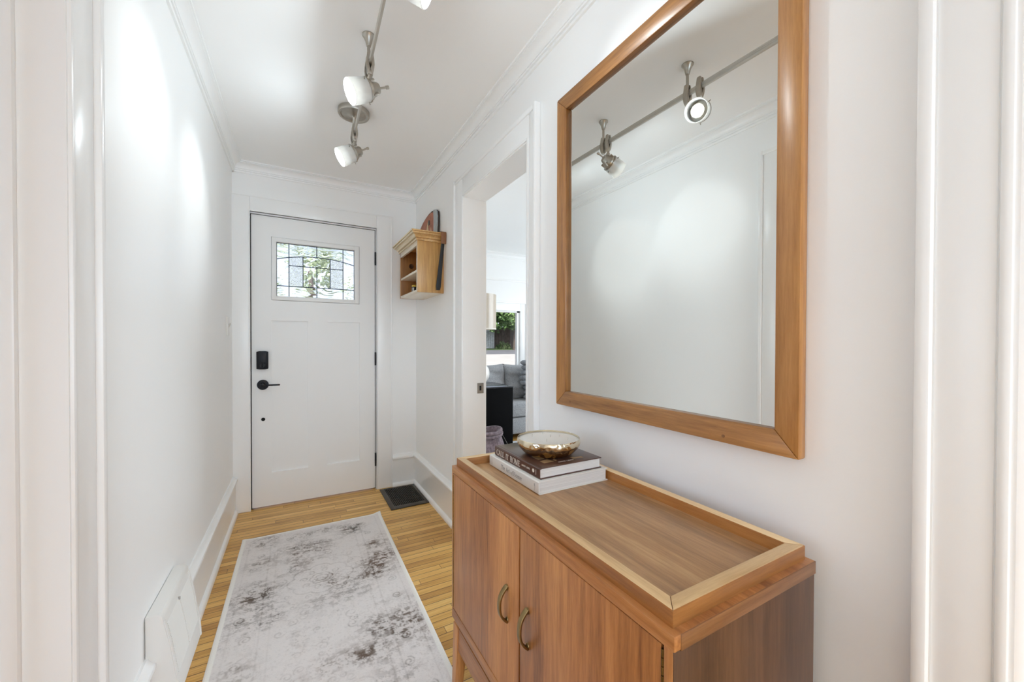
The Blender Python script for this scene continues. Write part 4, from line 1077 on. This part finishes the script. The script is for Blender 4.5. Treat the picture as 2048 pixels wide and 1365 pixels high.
# ------------------------------------------------------------------ baseboard register on the left wall
ry0, ry1 = 1.475, 1.775
PR = [(0.002, 0.372), (0.026, 0.373), (0.034, 0.371), (0.040, 0.363), (0.041, 0.352), (0.056, 0.276), (0.073, 0.155), (0.076, 0.105), (0.060, 0.06), (0.036, 0.004), (0.002, 0.004)]
Mw = SKEW @ Matrix.Translation((XL, 0, 0))
reg = thing('wall_register', 'white metal heat register with sloping louvred face at the left baseboard', 'vent', tuple(Mw @ Vector((0.04, 1.625, 0.004))))
mb = MB().prism(PR, 'y', ry0, ry1)
bmesh.ops.bevel(mb.bm, geom=[e for e in mb.bm.edges if abs(e.verts[0].co.y - e.verts[1].co.y) < 1e-6], offset=0.0015, segments=2, profile=0.5, affect='EDGES')
mk('register_body', mb.xf(Mw), M_VENTW, reg)
def on_face(t):
    seg = [(0.041, 0.352), (0.056, 0.276), (0.073, 0.155)]
    L1 = math.dist(seg[0], seg[1]); L2 = math.dist(seg[1], seg[2]); s = t * (L1 + L2)
    if s < L1: k = s / L1; return (seg[0][0] + (seg[1][0] - seg[0][0]) * k, seg[0][1] + (seg[1][1] - seg[0][1]) * k)
    k = (s - L1) / L2; return (seg[1][0] + (seg[2][0] - seg[1][0]) * k, seg[1][1] + (seg[2][1] - seg[1][1]) * k)
ym = (ry0 + ry1) / 2
for y0, y1 in ((ry0 + 0.022, ym - 0.006), (ym + 0.006, ry1 - 0.022)):
    mb = MB(); n = 30
    for k in range(n):
        o_, z_ = on_face(0.12 + 0.80 * k / n)
        mb.hull([(o_ - 0.001, y, z_ + 0.003) for y in (y0, y1)] + [(o_ + 0.0028, y, z_ - 0.0005) for y in (y0, y1)] + [(o_ - 0.001, y, z_ - 0.002) for y in (y0, y1)])
    mk('louver_panel', mb.xf(Mw), M_VENTW, reg, flat=True)
for y0, y1 in ((ry0 + 0.003, ry0 + 0.014), (ry1 - 0.014, ry1 - 0.003)):
    mb = MB()
    pts = [on_face(0.03), on_face(0.37), on_face(1.0), (0.076, 0.108)]
    for p, q in zip(pts, pts[1:]):
        mb.hull([(p[0] - 0.001, y, p[1]) for y in (y0, y1)] + [(p[0] + 0.003, y, p[1]) for y in (y0, y1)] + [(q[0] - 0.001, y, q[1]) for y in (y0, y1)] + [(q[0] + 0.003, y, q[1]) for y in (y0, y1)])
    mk('face_border', mb.xf(Mw), M_VENTW, reg)
o_, z_ = on_face(0.08)
mk('damper_lever', MB().box(o_ - 0.002, o_ + 0.006, ym - 0.002, ym + 0.002, z_ - 0.010, z_, 0.0008).xf(Mw), paint('lever_grey', rgb(176, 174, 170), 0.5), reg)

# ------------------------------------------------------------------ light switch
sw = thing('light_switch', 'white toggle light switch plate on the left wall near the front door', 'light switch', tuple(Mw @ Vector((0.0, 2.995, 1.26))))
mk('switch_plate', MB().box(0.0, 0.0065, 2.957, 3.033, 1.202, 1.322, 0.002).xf(Mw), M_PLATE, sw)
mk('toggle', MB().hull([(0.006, 2.990, 1.252), (0.006, 3.000, 1.252), (0.006, 2.990, 1.276), (0.006, 3.000, 1.276), (0.018, 2.9915, 1.273), (0.018, 2.9985, 1.273), (0.018, 2.9915, 1.281), (0.018, 2.9985, 1.281)], bev=0.001).xf(Mw), paint('toggle_grey', rgb(205, 203, 198), 0.4), sw)

# ------------------------------------------------------------------ small wall cupboard
sh = thing('wall_shelf', 'small open pine wall shelf with moulded cornice beside the living room doorway', 'shelf', (XR, 2.768, 1.494))
hx0, hy0, hy1, hz0, hz1 = 0.708, 2.535, 3.002, 1.494, 1.852
ST = 0.017
mk('side_panel', MB().box(hx0, XR, hy0, hy0 + ST, hz0, hz1, 0.0015), M_PINEZ, sh)
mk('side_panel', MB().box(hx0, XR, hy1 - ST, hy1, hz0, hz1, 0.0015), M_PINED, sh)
mk('bottom_board', MB().box(hx0, XR, hy0 + ST - 0.001, hy1 - ST + 0.001, hz0, hz0 + 0.017, 0.0015), M_PINEGLARE, sh)
mk('shelf_board', MB().box(hx0 + 0.002, XR, hy0 + ST - 0.001, hy1 - ST + 0.001, 1.628, 1.643, 0.0015), M_PINEGLARE, sh)
mk('edge_glare', MB().box(hx0 - 0.0012, hx0 + 0.002, hy0 + 0.0006, hy0 + ST, hz0, 1.845, 0.0005), M_PINEGLARE, sh)  # thin strip added on the side panel's front edge to show glare
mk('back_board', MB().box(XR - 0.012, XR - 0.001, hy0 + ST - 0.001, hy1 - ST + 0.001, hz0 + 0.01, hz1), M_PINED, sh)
mk('front_rail', MB().box(hx0, hx0 + 0.016, hy0 + 0.002, hy1 - 0.002, 1.800, hz1, 0.0012), M_PINEGLARE, sh)
CP = [(0.0, 1.832), (0.009, 1.832), (0.010, 1.842), (0.006, 1.843), (0.006, 1.846), (0.018, 1.848), (0.022, 1.858), (0.030, 1.863), (0.026, 1.865), (0.027, 1.868), (0.041, 1.869), (0.043, 1.877), (0.039, 1.878), (0.039, 1.8805), (0.048, 1.8815), (0.048, 1.889), (0.0, 1.889)]
mb = MB()
fb = MB().prism([(hx0 - o_, z_) for o_, z_ in CP], 'y', 0, 0, a0f=lambda p: hy0 - (hx0 - p[0]), a1f=lambda p: hy1 + (hx0 - p[0]))
mk('cornice_front', fb, wood('cornice_glare', rgb(176, 148, 104), rgb(216, 198, 162), rgb(236, 224, 200), 'y', 0.35, 0.8, 0.3), sh)  # front moulding paler than the end pieces, window glare put into its colour
mb.prism([(hy0 - o_, z_) for o_, z_ in CP], 'x', 0, XR, a0f=lambda p: hx0 - (hy0 - p[0]))
mb.prism([(hy1 + o_, z_) for o_, z_ in CP], 'x', 0, XR, a0f=lambda p: hx0 - (p[0] - hy1))
mb.box(hx0, XR, hy0, hy1, 1.852, 1.888)
mk('cornice', mb, M_PINEY, sh)
mb = MB().lathe([(0.010, 0.0), (0.017, 0.002), (0.018, 0.006), (0.015, 0.010), (0.008, 0.009), (0.0, 0.005)], 24, Matrix.Translation((0.785, hy1 - ST, 1.742)) @ Matrix.Rotation(PI / 2, 4, 'X'))
k_ = mk('knob', mb, wood('dark_peg', rgb(52, 30, 16), rgb(70, 42, 24), rgb(88, 56, 32), 'z'), sh); k_['label'] = 'round dark wooden peg'

jar = thing('jar', 'small black jar with yellow lid standing in the pine wall shelf', 'jar', (0.738, 2.705, hz0 + 0.017))
mb = MB().lathe([(0, 0), (0.019, 0), (0.0205, 0.002), (0.0205, 0.034), (0.018, 0.037), (0, 0.037)], 28, Matrix.Translation(jar.location))
mk('jar_body', mb, paint('jar_black', rgb(22, 24, 34), 0.25, 0.1), jar)
mk('lid', MB().lathe([(0.0195, 0.036), (0.0205, 0.037), (0.0205, 0.046), (0.019, 0.048), (0, 0.048)], 28, Matrix.Translation(jar.location)), paint('jar_yellow', rgb(206, 172, 58), 0.4, 0.05), jar)
mb = MB()
for a0 in (2.6, 3.7, 5.0):
    for k in range(3):
        a = a0 + k * 0.16
        mb.box(0.0203, 0.0208, -0.0014, 0.0014, 0.008, 0.030, M=Matrix.Translation(jar.location) @ Matrix.Rotation(a, 4, 'Z'))
mk('jar_print', mb, M_INKW, jar)

# plaque leaning on the wall on top of the shelf
pl = thing('carved_plaque', 'rust brown arched wooden plaque with grey rim leaning atop the pine shelf', 'plaque', (0.872, 2.84, 1.889))
PQ = lambda p: (p[0] * 1.021, max(1.889, 1.162 + (p[1] - 1.162) * 1.021))
arc_o = [(2.566, 1.889), (2.556, 1.95), (2.551, 2.015), (2.560, 2.052), (2.590, 2.070), (2.621, 2.077), (2.684, 2.085), (2.756, 2.084), (2.831, 2.073), (2.897, 2.058), (2.954, 2.036), (3.000, 2.000), (3.030, 1.950), (3.040, 1.889)]
mb = MB().poly([(0.870, y, z) for y, z in map(PQ, arc_o)], 0.012, (1, 0, 0))
M_RUST = paint('rust_wood', rgb(164, 104, 80), 0.6, 0.28, 22, 0.05, 150)
M_GREYW = paint('weathered_grey', rgb(172, 180, 183), 0.6, 0.12, 25, 0.05, 150)
mk('plaque_body', mb, paint('plaque_dark', rgb(70, 60, 54), 0.7, 0.2), pl)
face = [(2.632, 1.89), (2.626, 2.02), (2.634, 2.064), (2.684, 2.076), (2.756, 2.075), (2.831, 2.064), (2.897, 2.049), (2.950, 2.027), (2.990, 1.995), (3.018, 1.95), (3.028, 1.89)]
mk('plaque_face', MB().poly([(0.866, y, z) for y, z in map(PQ, face)], 0.006, (1, 0, 0)), M_RUST, pl)
rimp = [(2.566, 1.89), (2.556, 1.95), (2.551, 2.015), (2.560, 2.052), (2.590, 2.070), (2.632, 2.078), (2.634, 2.064), (2.626, 2.02), (2.632, 1.89)]
mk('plaque_rim', MB().poly([(0.864, y, z) for y, z in map(PQ, rimp)], 0.008, (1, 0, 0)), M_GREYW, pl)
mk('plaque_inlay', MB().poly([(0.864, y, z) for y, z in ((2.820, 2.046), (2.900, 1.900), (2.795, 1.900), (2.806, 1.985))], 0.004, (1, 0, 0)), paint('cream_inlay', rgb(232, 214, 170), 0.5, 0.06), pl)
mk('plaque_inlay', MB().poly([(0.8645, y, z) for y, z in ((2.742, 1.995), (2.80, 1.90), (2.71, 1.90))], 0.004, (1, 0, 0)), paint('pale_inlay', rgb(214, 176, 140), 0.5, 0.06), pl)
mk('plaque_inlay', MB().poly([(0.8625, 2.789 + 0.018 * math.cos(a * PI / 8), 2.034 + 0.019 * math.sin(a * PI / 8)) for a in range(16)], 0.004, (1, 0, 0)), paint('dark_inlay', rgb(58, 52, 44), 0.5, 0.06), pl)

# strap hanging over the shelf end
stp = thing('hanging_strap', 'black strap with brown leather loop hanging from the end of the pine shelf', 'strap', (0.866, 2.478, 1.51))
mb = MB().ribbon([(0.869, 2.530, 1.8935), (0.869, 2.500, 1.8950), (0.869, 2.486, 1.8940), (0.869, 2.4815, 1.888), (0.869, 2.4805, 1.86), (0.868, 2.4825, 1.815)], (0.036, 0, 0), 0.005)
mk('leather_loop', mb, paint('brown_leather', rgb(138, 92, 60), 0.5, 0.12, 40, 0.04, 300), stp)
ps, ws = [], []
for k in range(15):
    t = k / 14; ps.append((0.8655 - 0.027 * t, 2.487 + 0.018 * t, 1.822 - 0.312 * t))
    w = 0.021 + 0.013 * t
    if t > 0.93: w *= 0.72
    ws.append(w / 0.03)
mk('strap_tongue', MB().ribbon(ps, (0.03, 0, 0), 0.006, w2=ws), paint('black_leather', rgb(34, 34, 36), 0.55, 0.1, 60, 0.05, 400), stp)

# ------------------------------------------------------------------ living room
tag(mk('area_rug', MB().box(1.25, 4.05, 0.3, 3.98, 0.0005, 0.009, 0.003), fabric('pale_grey_rug', rgb(196, 198, 200), rgb(224, 225, 226), 90), None, origin=(2.65, 2.14, 0)), 'pale grey area rug under the side table in the living room', 'rug')
tbl = tag(mk('side_table', MB().box(1.40, 1.972, 3.50, 4.00, 0.03, 0.705, 0.003), paint('black_lacquer', rgb(11, 11, 12), 0.7, 0.1, 10, 0.005, spec=0.06), None, origin=(1.686, 3.75, 0)), 'tall black box side table in front of the grey sofa', 'table')
mk('table_plinth', MB().box(1.42, 1.952, 3.52, 3.97, 0.009, 0.032), M_DARK, tbl)
mk('table_top', MB().box(1.397, 1.975, 3.497, 4.003, 0.703, 0.716, 0.002), paint('black_gloss_top', rgb(40, 43, 48), 0.12, 0.05, 6, 0), tbl)
lamp = thing('table_lamp', 'white ceramic table lamp with cream drum shade on the black table', 'lamp', (1.66, 3.72, 0.716))
ML = Matrix.Translation((1.66, 3.72, 0.716))
prof = [(0.0, 0.0), (0.075, 0.0), (0.078, 0.006), (0.082, 0.014)]
prof += [(0.136 * math.cos(a), 0.125 + 0.130 * math.sin(a)) for a in [(-58 + k * 8) * PI / 180 for k in range(18)]] + [(0.022, 0.262), (0.020, 0.33), (0.0, 0.33)]
mk('lamp_base', MB().lathe(prof, 48, ML, caps=False), paint('white_ceramic', rgb(234, 232, 228), 0.2, 0.01, 5, 0), lamp, angle=50)
mk('lamp_stem', MB().tube([(1.66, 3.72, 1.04), (1.66, 3.72, 1.36)], 0.008, 12), M_NICKEL, lamp)
mb = MB().lathe([(0.200, 0.585), (0.202, 0.585), (0.202, 0.94), (0.200, 0.94), (0.197, 0.94), (0.197, 0.585), (0.200, 0.585)], 56, ML, caps=False)
shd = mk('lamp_shade', mb, frosted('cream_linen_shade', rgb(226, 216, 202), 0.35), lamp)
mk('shade_trim', MB().lathe([(0.2005, 0.583), (0.2035, 0.583), (0.2035, 0.593), (0.2005, 0.593), (0.2005, 0.583)], 56, ML, caps=False), paint('shade_tape', rgb(238, 234, 226), 0.8), shd)

M_SOFA = fabric('grey_sofa_weave', rgb(124, 126, 129), rgb(178, 180, 183), 190)
sofa = thing('sofa', 'grey woven fabric sofa under the living room window', 'sofa', (2.5, 4.35, 0))
mb = MB().box(1.52, 3.6, 4.03, 4.66, 0.07, 0.265, 0.02)
mk('sofa_base', mb, M_SOFA, sofa)
mk('sofa_back', MB().box(1.52, 3.6, 4.50, 4.67, 0.2, 0.80, 0.04, seg=3), M_SOFA, sofa)
for x0, x1 in ((1.56, 1.95), (1.957, 3.30)):
    mk('seat_cushion', MB().box(x0, x1, 4.02, 4.52, 0.272, 0.448, 0.028, seg=3), M_SOFA, sofa)
def puffy(x0, x1, y0, y1, z0, z1, seed, lean=0.0, puff=0.05, wr=0.017, n=26):
    rng = random.Random(seed); ph = [rng.uniform(0, 6.28) for _ in range(8)]
    t = bmesh.new(); grid = {}
    def S(u, v, s):
        x = x0 + (x1 - x0) * (u + 1) / 2; z = z0 + (z1 - z0) * (v + 1) / 2
        f = max(0.0, (1 - abs(u) ** 3.2)) ** 0.5 * max(0.0, (1 - abs(v) ** 3.2)) ** 0.5
        ym_ = (y0 + y1) / 2; h = (y1 - y0) / 2
        w = wr * (math.sin(5 * u + 7 * v + ph[0]) + 0.7 * math.sin(11 * u - 6 * v + ph[1]) + 0.5 * math.sin(17 * v + 4 * u + ph[2]))
        z += 0.012 * math.sin(3 * u + ph[3]) * (1 if v > 0 else 0) * v
        return (x + 0.0 * s, ym_ + s * (h * f * 1.0) + w * f * (1 if s < 0 else 0) + lean * (v + 1) / 2, z)
    for s in (-1, 1):
        for i in range(n + 1):
            for j in range(n + 1):
                u, v = -1 + 2 * i / n, -1 + 2 * j / n
                grid[s, i, j] = t.verts.new(S(u, v, s))
        for i in range(n):
            for j in range(n):
                t.faces.new([grid[s, a_, b_] for a_, b_ in ((i, j), (i + 1, j), (i + 1, j + 1), (i, j + 1))])
    bmesh.ops.remove_doubles(t, verts=t.verts, dist=1e-4); bmesh.ops.recalc_face_normals(t, faces=t.faces)
    return MB()._take(t)
mk('back_cushion', puffy(1.56, 2.36, 4.27, 4.52, 0.43, 0.885, 3, 0.05), M_SOFA, sofa, angle=80)
mk('back_cushion', puffy(2.335, 3.20, 4.25, 4.52, 0.43, 0.885, 5, 0.05), M_SOFA, sofa, angle=80)
for x in (1.6, 3.5):
    for y in (4.08, 4.6):
        mk('leg', MB().box(x - 0.03, x + 0.03, y - 0.03, y + 0.03, 0, 0.072), M_DARK, sofa)
# channel-quilted cushion
cush = thing('throw_cushion', 'grey velvet cushion with chunky quilted channels standing on the sofa seat', 'cushion', (2.71, 4.15, 0.45))
M_VEL = fabric('grey_velvet', rgb(112, 116, 122), rgb(150, 154, 160), 120)
mb = MB()
for k in range(8):
    z = 0.482 + k * 0.061; off = 0.012 * math.sin(k * 0.9)
    x0 = 2.455 + 0.012 * math.sin(k * 1.3) + (0.035 if k < 3 else 0)
    t = bmesh.new()
    mb.lathe([(0.0, 0.0), (0.022, 0.006), (0.034, 0.03), (0.037, 0.08), (0.040, 0.25), (0.037, 0.42), (0.034, 0.47), (0.022, 0.494), (0, 0.5)], 18, Matrix.Translation((x0, 4.13 + off * 0.5 + k * 0.004, z + 0.006)) @ Matrix.Rotation(PI / 2, 4, 'Y') @ Matrix.Diagonal((0.9, 1.7, 1, 1)), caps=False)
mk('cushion_body', mb, M_VEL, cush, angle=70)

# velvet bag on the floor
M_BAG = fabric('mauve_velvet', rgb(92, 78, 84), rgb(132, 116, 122), 45)
bag = thing('velvet_bag', 'mauve velvet bag slumped in front of the black side table', 'bag', (1.56, 3.32, 0.009))
def bagprof(t):
    return 0.225 - 0.055 * t + 0.012 * math.sin(t * 5)
t = bmesh.new(); rings = []; n = 48; HB = 0.335
for k in range(15):
    s = k / 14; rr = bagprof(s) if k else 0.2
    ring = []
    for j in range(n):
        a = 2 * PI * j / n
        w = 1 + 0.035 * math.sin(3 * a + 4 * s) + 0.025 * math.sin(7 * a + 2.0) * s
        ring.append(t.verts.new((1.55 + rr * w * math.cos(a), 3.31 + 0.62 * rr * w * math.sin(a), 0.009 + HB * s + 0.012 * s * math.sin(2 * a + 1))))
    rings.append(ring)
for a_, b_ in zip(rings, rings[1:]):
    for j in range(n): t.faces.new((a_[j], a_[(j + 1) % n], b_[(j + 1) % n], b_[j]))
t.faces.new(rings[0][::-1])
inner = [t.verts.new((1.55 + (v.co.x - 1.55) * 0.9, 3.31 + (v.co.y - 3.31) * 0.88, v.co.z - 0.004)) for v in rings[-1]]
deep = [t.verts.new((1.55 + (v.co.x - 1.55) * 0.85, 3.31 + (v.co.y - 3.31) * 0.8, 0.2)) for v in rings[-1]]
for j in range(n):
    t.faces.new((rings[-1][j], rings[-1][(j + 1) % n], inner[(j + 1) % n], inner[j])); t.faces.new((inner[j], inner[(j + 1) % n], deep[(j + 1) % n], deep[j]))
t.faces.new(deep)
mk('bag_body', MB()._take(t), M_BAG, bag, angle=80)
def ringpts(rr, z, tilt=0.012):
    return [(1.55 + rr * (1 + 0.035 * math.sin(3 * a + 4) + 0.025 * math.sin(7 * a + 2)) * math.cos(a), 3.31 + 0.62 * rr * (1 + 0.03 * math.sin(3 * a + 4)) * math.sin(a), z + tilt * math.sin(2 * a + 1)) for a in [2 * PI * j / 40 for j in range(40)]]
mk('rolled_rim', MB().tube(ringpts(0.172, 0.335), 0.017, 10, closed=True).tube(ringpts(0.183, 0.304), 0.014, 10, closed=True), M_BAG, bag, angle=80)
pts = []
for k in range(24):
    s = k / 23
    pts.append((1.72 + 0.22 * s, 3.44 + 0.03 * math.sin(s * 3), 0.325 - 0.318 * s ** 1.9))
tag(mk('power_cord', MB().tube(pts, 0.0018, 6), paint('cord_grey', rgb(150, 148, 145), 0.5)), 'thin grey cord arching from behind the mauve bag to the floor', 'cord')

# ------------------------------------------------------------------ outside
M_CONC = paint('pale_concrete', rgb(178, 177, 173), 0.9, 0.06, 1.5, 0.1, 40)
M_ASPH = paint('grey_asphalt', rgb(104, 106, 111), 0.9, 0.12, 2.5, 0.1, 60)
M_GRASS = paint('verge_grass', rgb(74, 98, 52), 0.95, 0.35, 9, 0.3, 60)
def gz(y): return 0.30 + (y - 5.0) * 0.055
def strip(y0, y1, x0=-10, x1=26, dz=0.0):
    mb = MB(); mb.hull([(x0, y0, gz(y0) + dz), (x1, y0, gz(y0) + dz), (x0, y1, gz(y1) + dz), (x1, y1, gz(y1) + dz), (x0, y0, gz(y0) - 0.4), (x1, y0, gz(y0) - 0.4), (x0, y1, gz(y1) - 0.4), (x1, y1, gz(y1) - 0.4)])
    return mb
struct('ground_concrete', strip(5.2, 12.9), M_CONC, 'pale concrete forecourt outside the living room window', 'ground')
struct('ground_road', strip(12.9, 15.0), M_ASPH, 'grey street beyond the forecourt', 'road')
struct('ground_verge', strip(15.0, 30), M_GRASS, 'grass verge at the foot of the fence', 'ground')
def fence(name, label, x0, x1, y, h, mat, bw, rails=True):
    r = thing(name, label, 'fence', ((x0 + x1) / 2, y, gz(y)))
    mb = MB(); x = x0; rng = random.Random(int(x0 * 10))
    while x < x1:
        mb.box(x, min(x + bw - 0.012, x1), y - 0.012, y + 0.012, gz(y) - 0.05, gz(y) + h + rng.uniform(-0.03, 0.03)); x += bw
    mk('pickets', mb, mat, r, flat=True)
    for z in (gz(y) + 0.2, gz(y) + h - 0.28):
        mk('fence_rail', MB().box(x0, x1, y + 0.012, y + 0.06, z, z + 0.08), mat, r, flat=True)
    for k in range(int((x1 - x0) / 2.4) + 1):
        xx = x0 + 0.06 + k * 2.4
        if xx < x1: mk('fence_post', MB().box(xx - 0.05, xx + 0.05, y + 0.012, y + 0.11, gz(y) - 0.05, gz(y) + h - 0.05), mat, r, flat=True)
fence('picket_fence', 'weathered pale grey picket fence left of the dark fence outside the window', 5.2, 8.02, 16.0, 0.80, paint('silver_pickets', rgb(176, 184, 190), 0.8, 0.2, 12, 0.05), 0.11)
fence('board_fence', 'dark brown board fence behind the tree across the street', 8.1, 14.0, 16.3, 0.98, paint('dark_boards', rgb(84, 74, 70), 0.85, 0.25, 8, 0.05), 0.15)


def leaf_mat(name, a, b_, c):
    m, nt, b = new_mat(name); L = nt.links; v = coords(nt)
    n = node(nt, 'ShaderNodeTexNoise', i_Scale=2.2, i_Detail=4.0, i_Roughness=0.7); L.new(v, n.inputs['Vector'])
    r = ramp(nt, [(0.36, a), (0.5, b_), (0.64, c)], n.outputs['Fac']); L.new(r.outputs[0], b.inputs['Base Color']); b.inputs['Roughness'].default_value = 0.6
    return m
def foliage(clumps, n, size, seed):
    rng = random.Random(seed); t = bmesh.new()
    for cx, cy, cz, r in clumps:
        for _ in range(n):
            d = Vector((rng.gauss(0, 1), rng.gauss(0, 1), rng.gauss(0, 1))).normalized() * r * rng.uniform(0.55, 1.0)
            p = Vector((cx, cy, cz)) + d
            q = Matrix.Rotation(rng.uniform(0, 6.28), 3, 'Z') @ Matrix.Rotation(rng.uniform(-1, 1), 3, 'X') @ Matrix.Rotation(rng.uniform(-1, 1), 3, 'Y')
            s = size * rng.uniform(0.6, 1.3)
            t.faces.new([t.verts.new(p + q @ Vector(w)) for w in ((-s * .5, -s, 0), (s * .5, -s, 0), (s * .7, 0, s * .15), (0, s, 0), (-s * .7, 0, s * .15))])
    return MB()._take(t)
def tree(name, label, base, th, clumps, n, size, seed, mat, r0=0.14):
    r = thing(name, label, 'tree', base)
    x, y, z = base
    mk('trunk', MB().tube([(x, y, z - 0.1), (x + 0.04, y, z + th * 0.5), (x - 0.05, y + 0.05, z + th)], [r0, r0 * 0.8, r0 * 0.6], 10), paint('bark', rgb(96, 84, 76), 0.9, 0.25, 6, 0.3, 30), r)
    mk('crown', foliage(clumps, n, size, seed), mat, r, flat=True)
rng = random.Random(4)
cl = [(rng.uniform(5.6, 11.2), rng.uniform(14.5, 15.2), rng.uniform(2.08, 3.4), rng.uniform(0.40, 0.60)) for _ in range(96)]
tree('street_tree', 'leafy green tree in front of the dark board fence', (8.62, 15.1, gz(15.1)), 1.9, cl, 380, 0.075, 5, leaf_mat('tree_leaves', rgb(30, 52, 26), rgb(74, 106, 56), rgb(142, 170, 110)))
sb = thing('shrub', 'low green shrub at the foot of the fences outside', 'shrub', (8.25, 15.6, gz(15.6)))
mk('shrub_leaves', foliage([(8.25, 15.6, gz(15.6) + 0.13, 0.2), (8.5, 15.65, gz(15.6) + 0.1, 0.17), (8.05, 15.6, gz(15.6) + 0.08, 0.13)], 160, 0.045, 9), leaf_mat('shrub_green', rgb(58, 78, 48), rgb(104, 124, 84), rgb(150, 166, 122)), sb, flat=True)
# tree seen through the clear centre of the door's glass
cl = [(rng.uniform(-0.35, 1.0), rng.uniform(8.2, 9.6), rng.uniform(2.15, 3.3), rng.uniform(0.13, 0.24)) for _ in range(26)]
tree('porch_tree', 'pale leafy tree seen through the clear glass of the front door', (0.35, 8.9, 0.0), 2.6, cl, 34, 0.05, 8, leaf_mat('porch_leaves', rgb(128, 146, 110), rgb(178, 192, 158), rgb(220, 226, 204)), 0.07)
struct('ground_yard', MB().box(-10, 0.9, 3.4, 30, -0.2, -0.02), M_GRASS, 'front lawn outside the front door', 'ground')
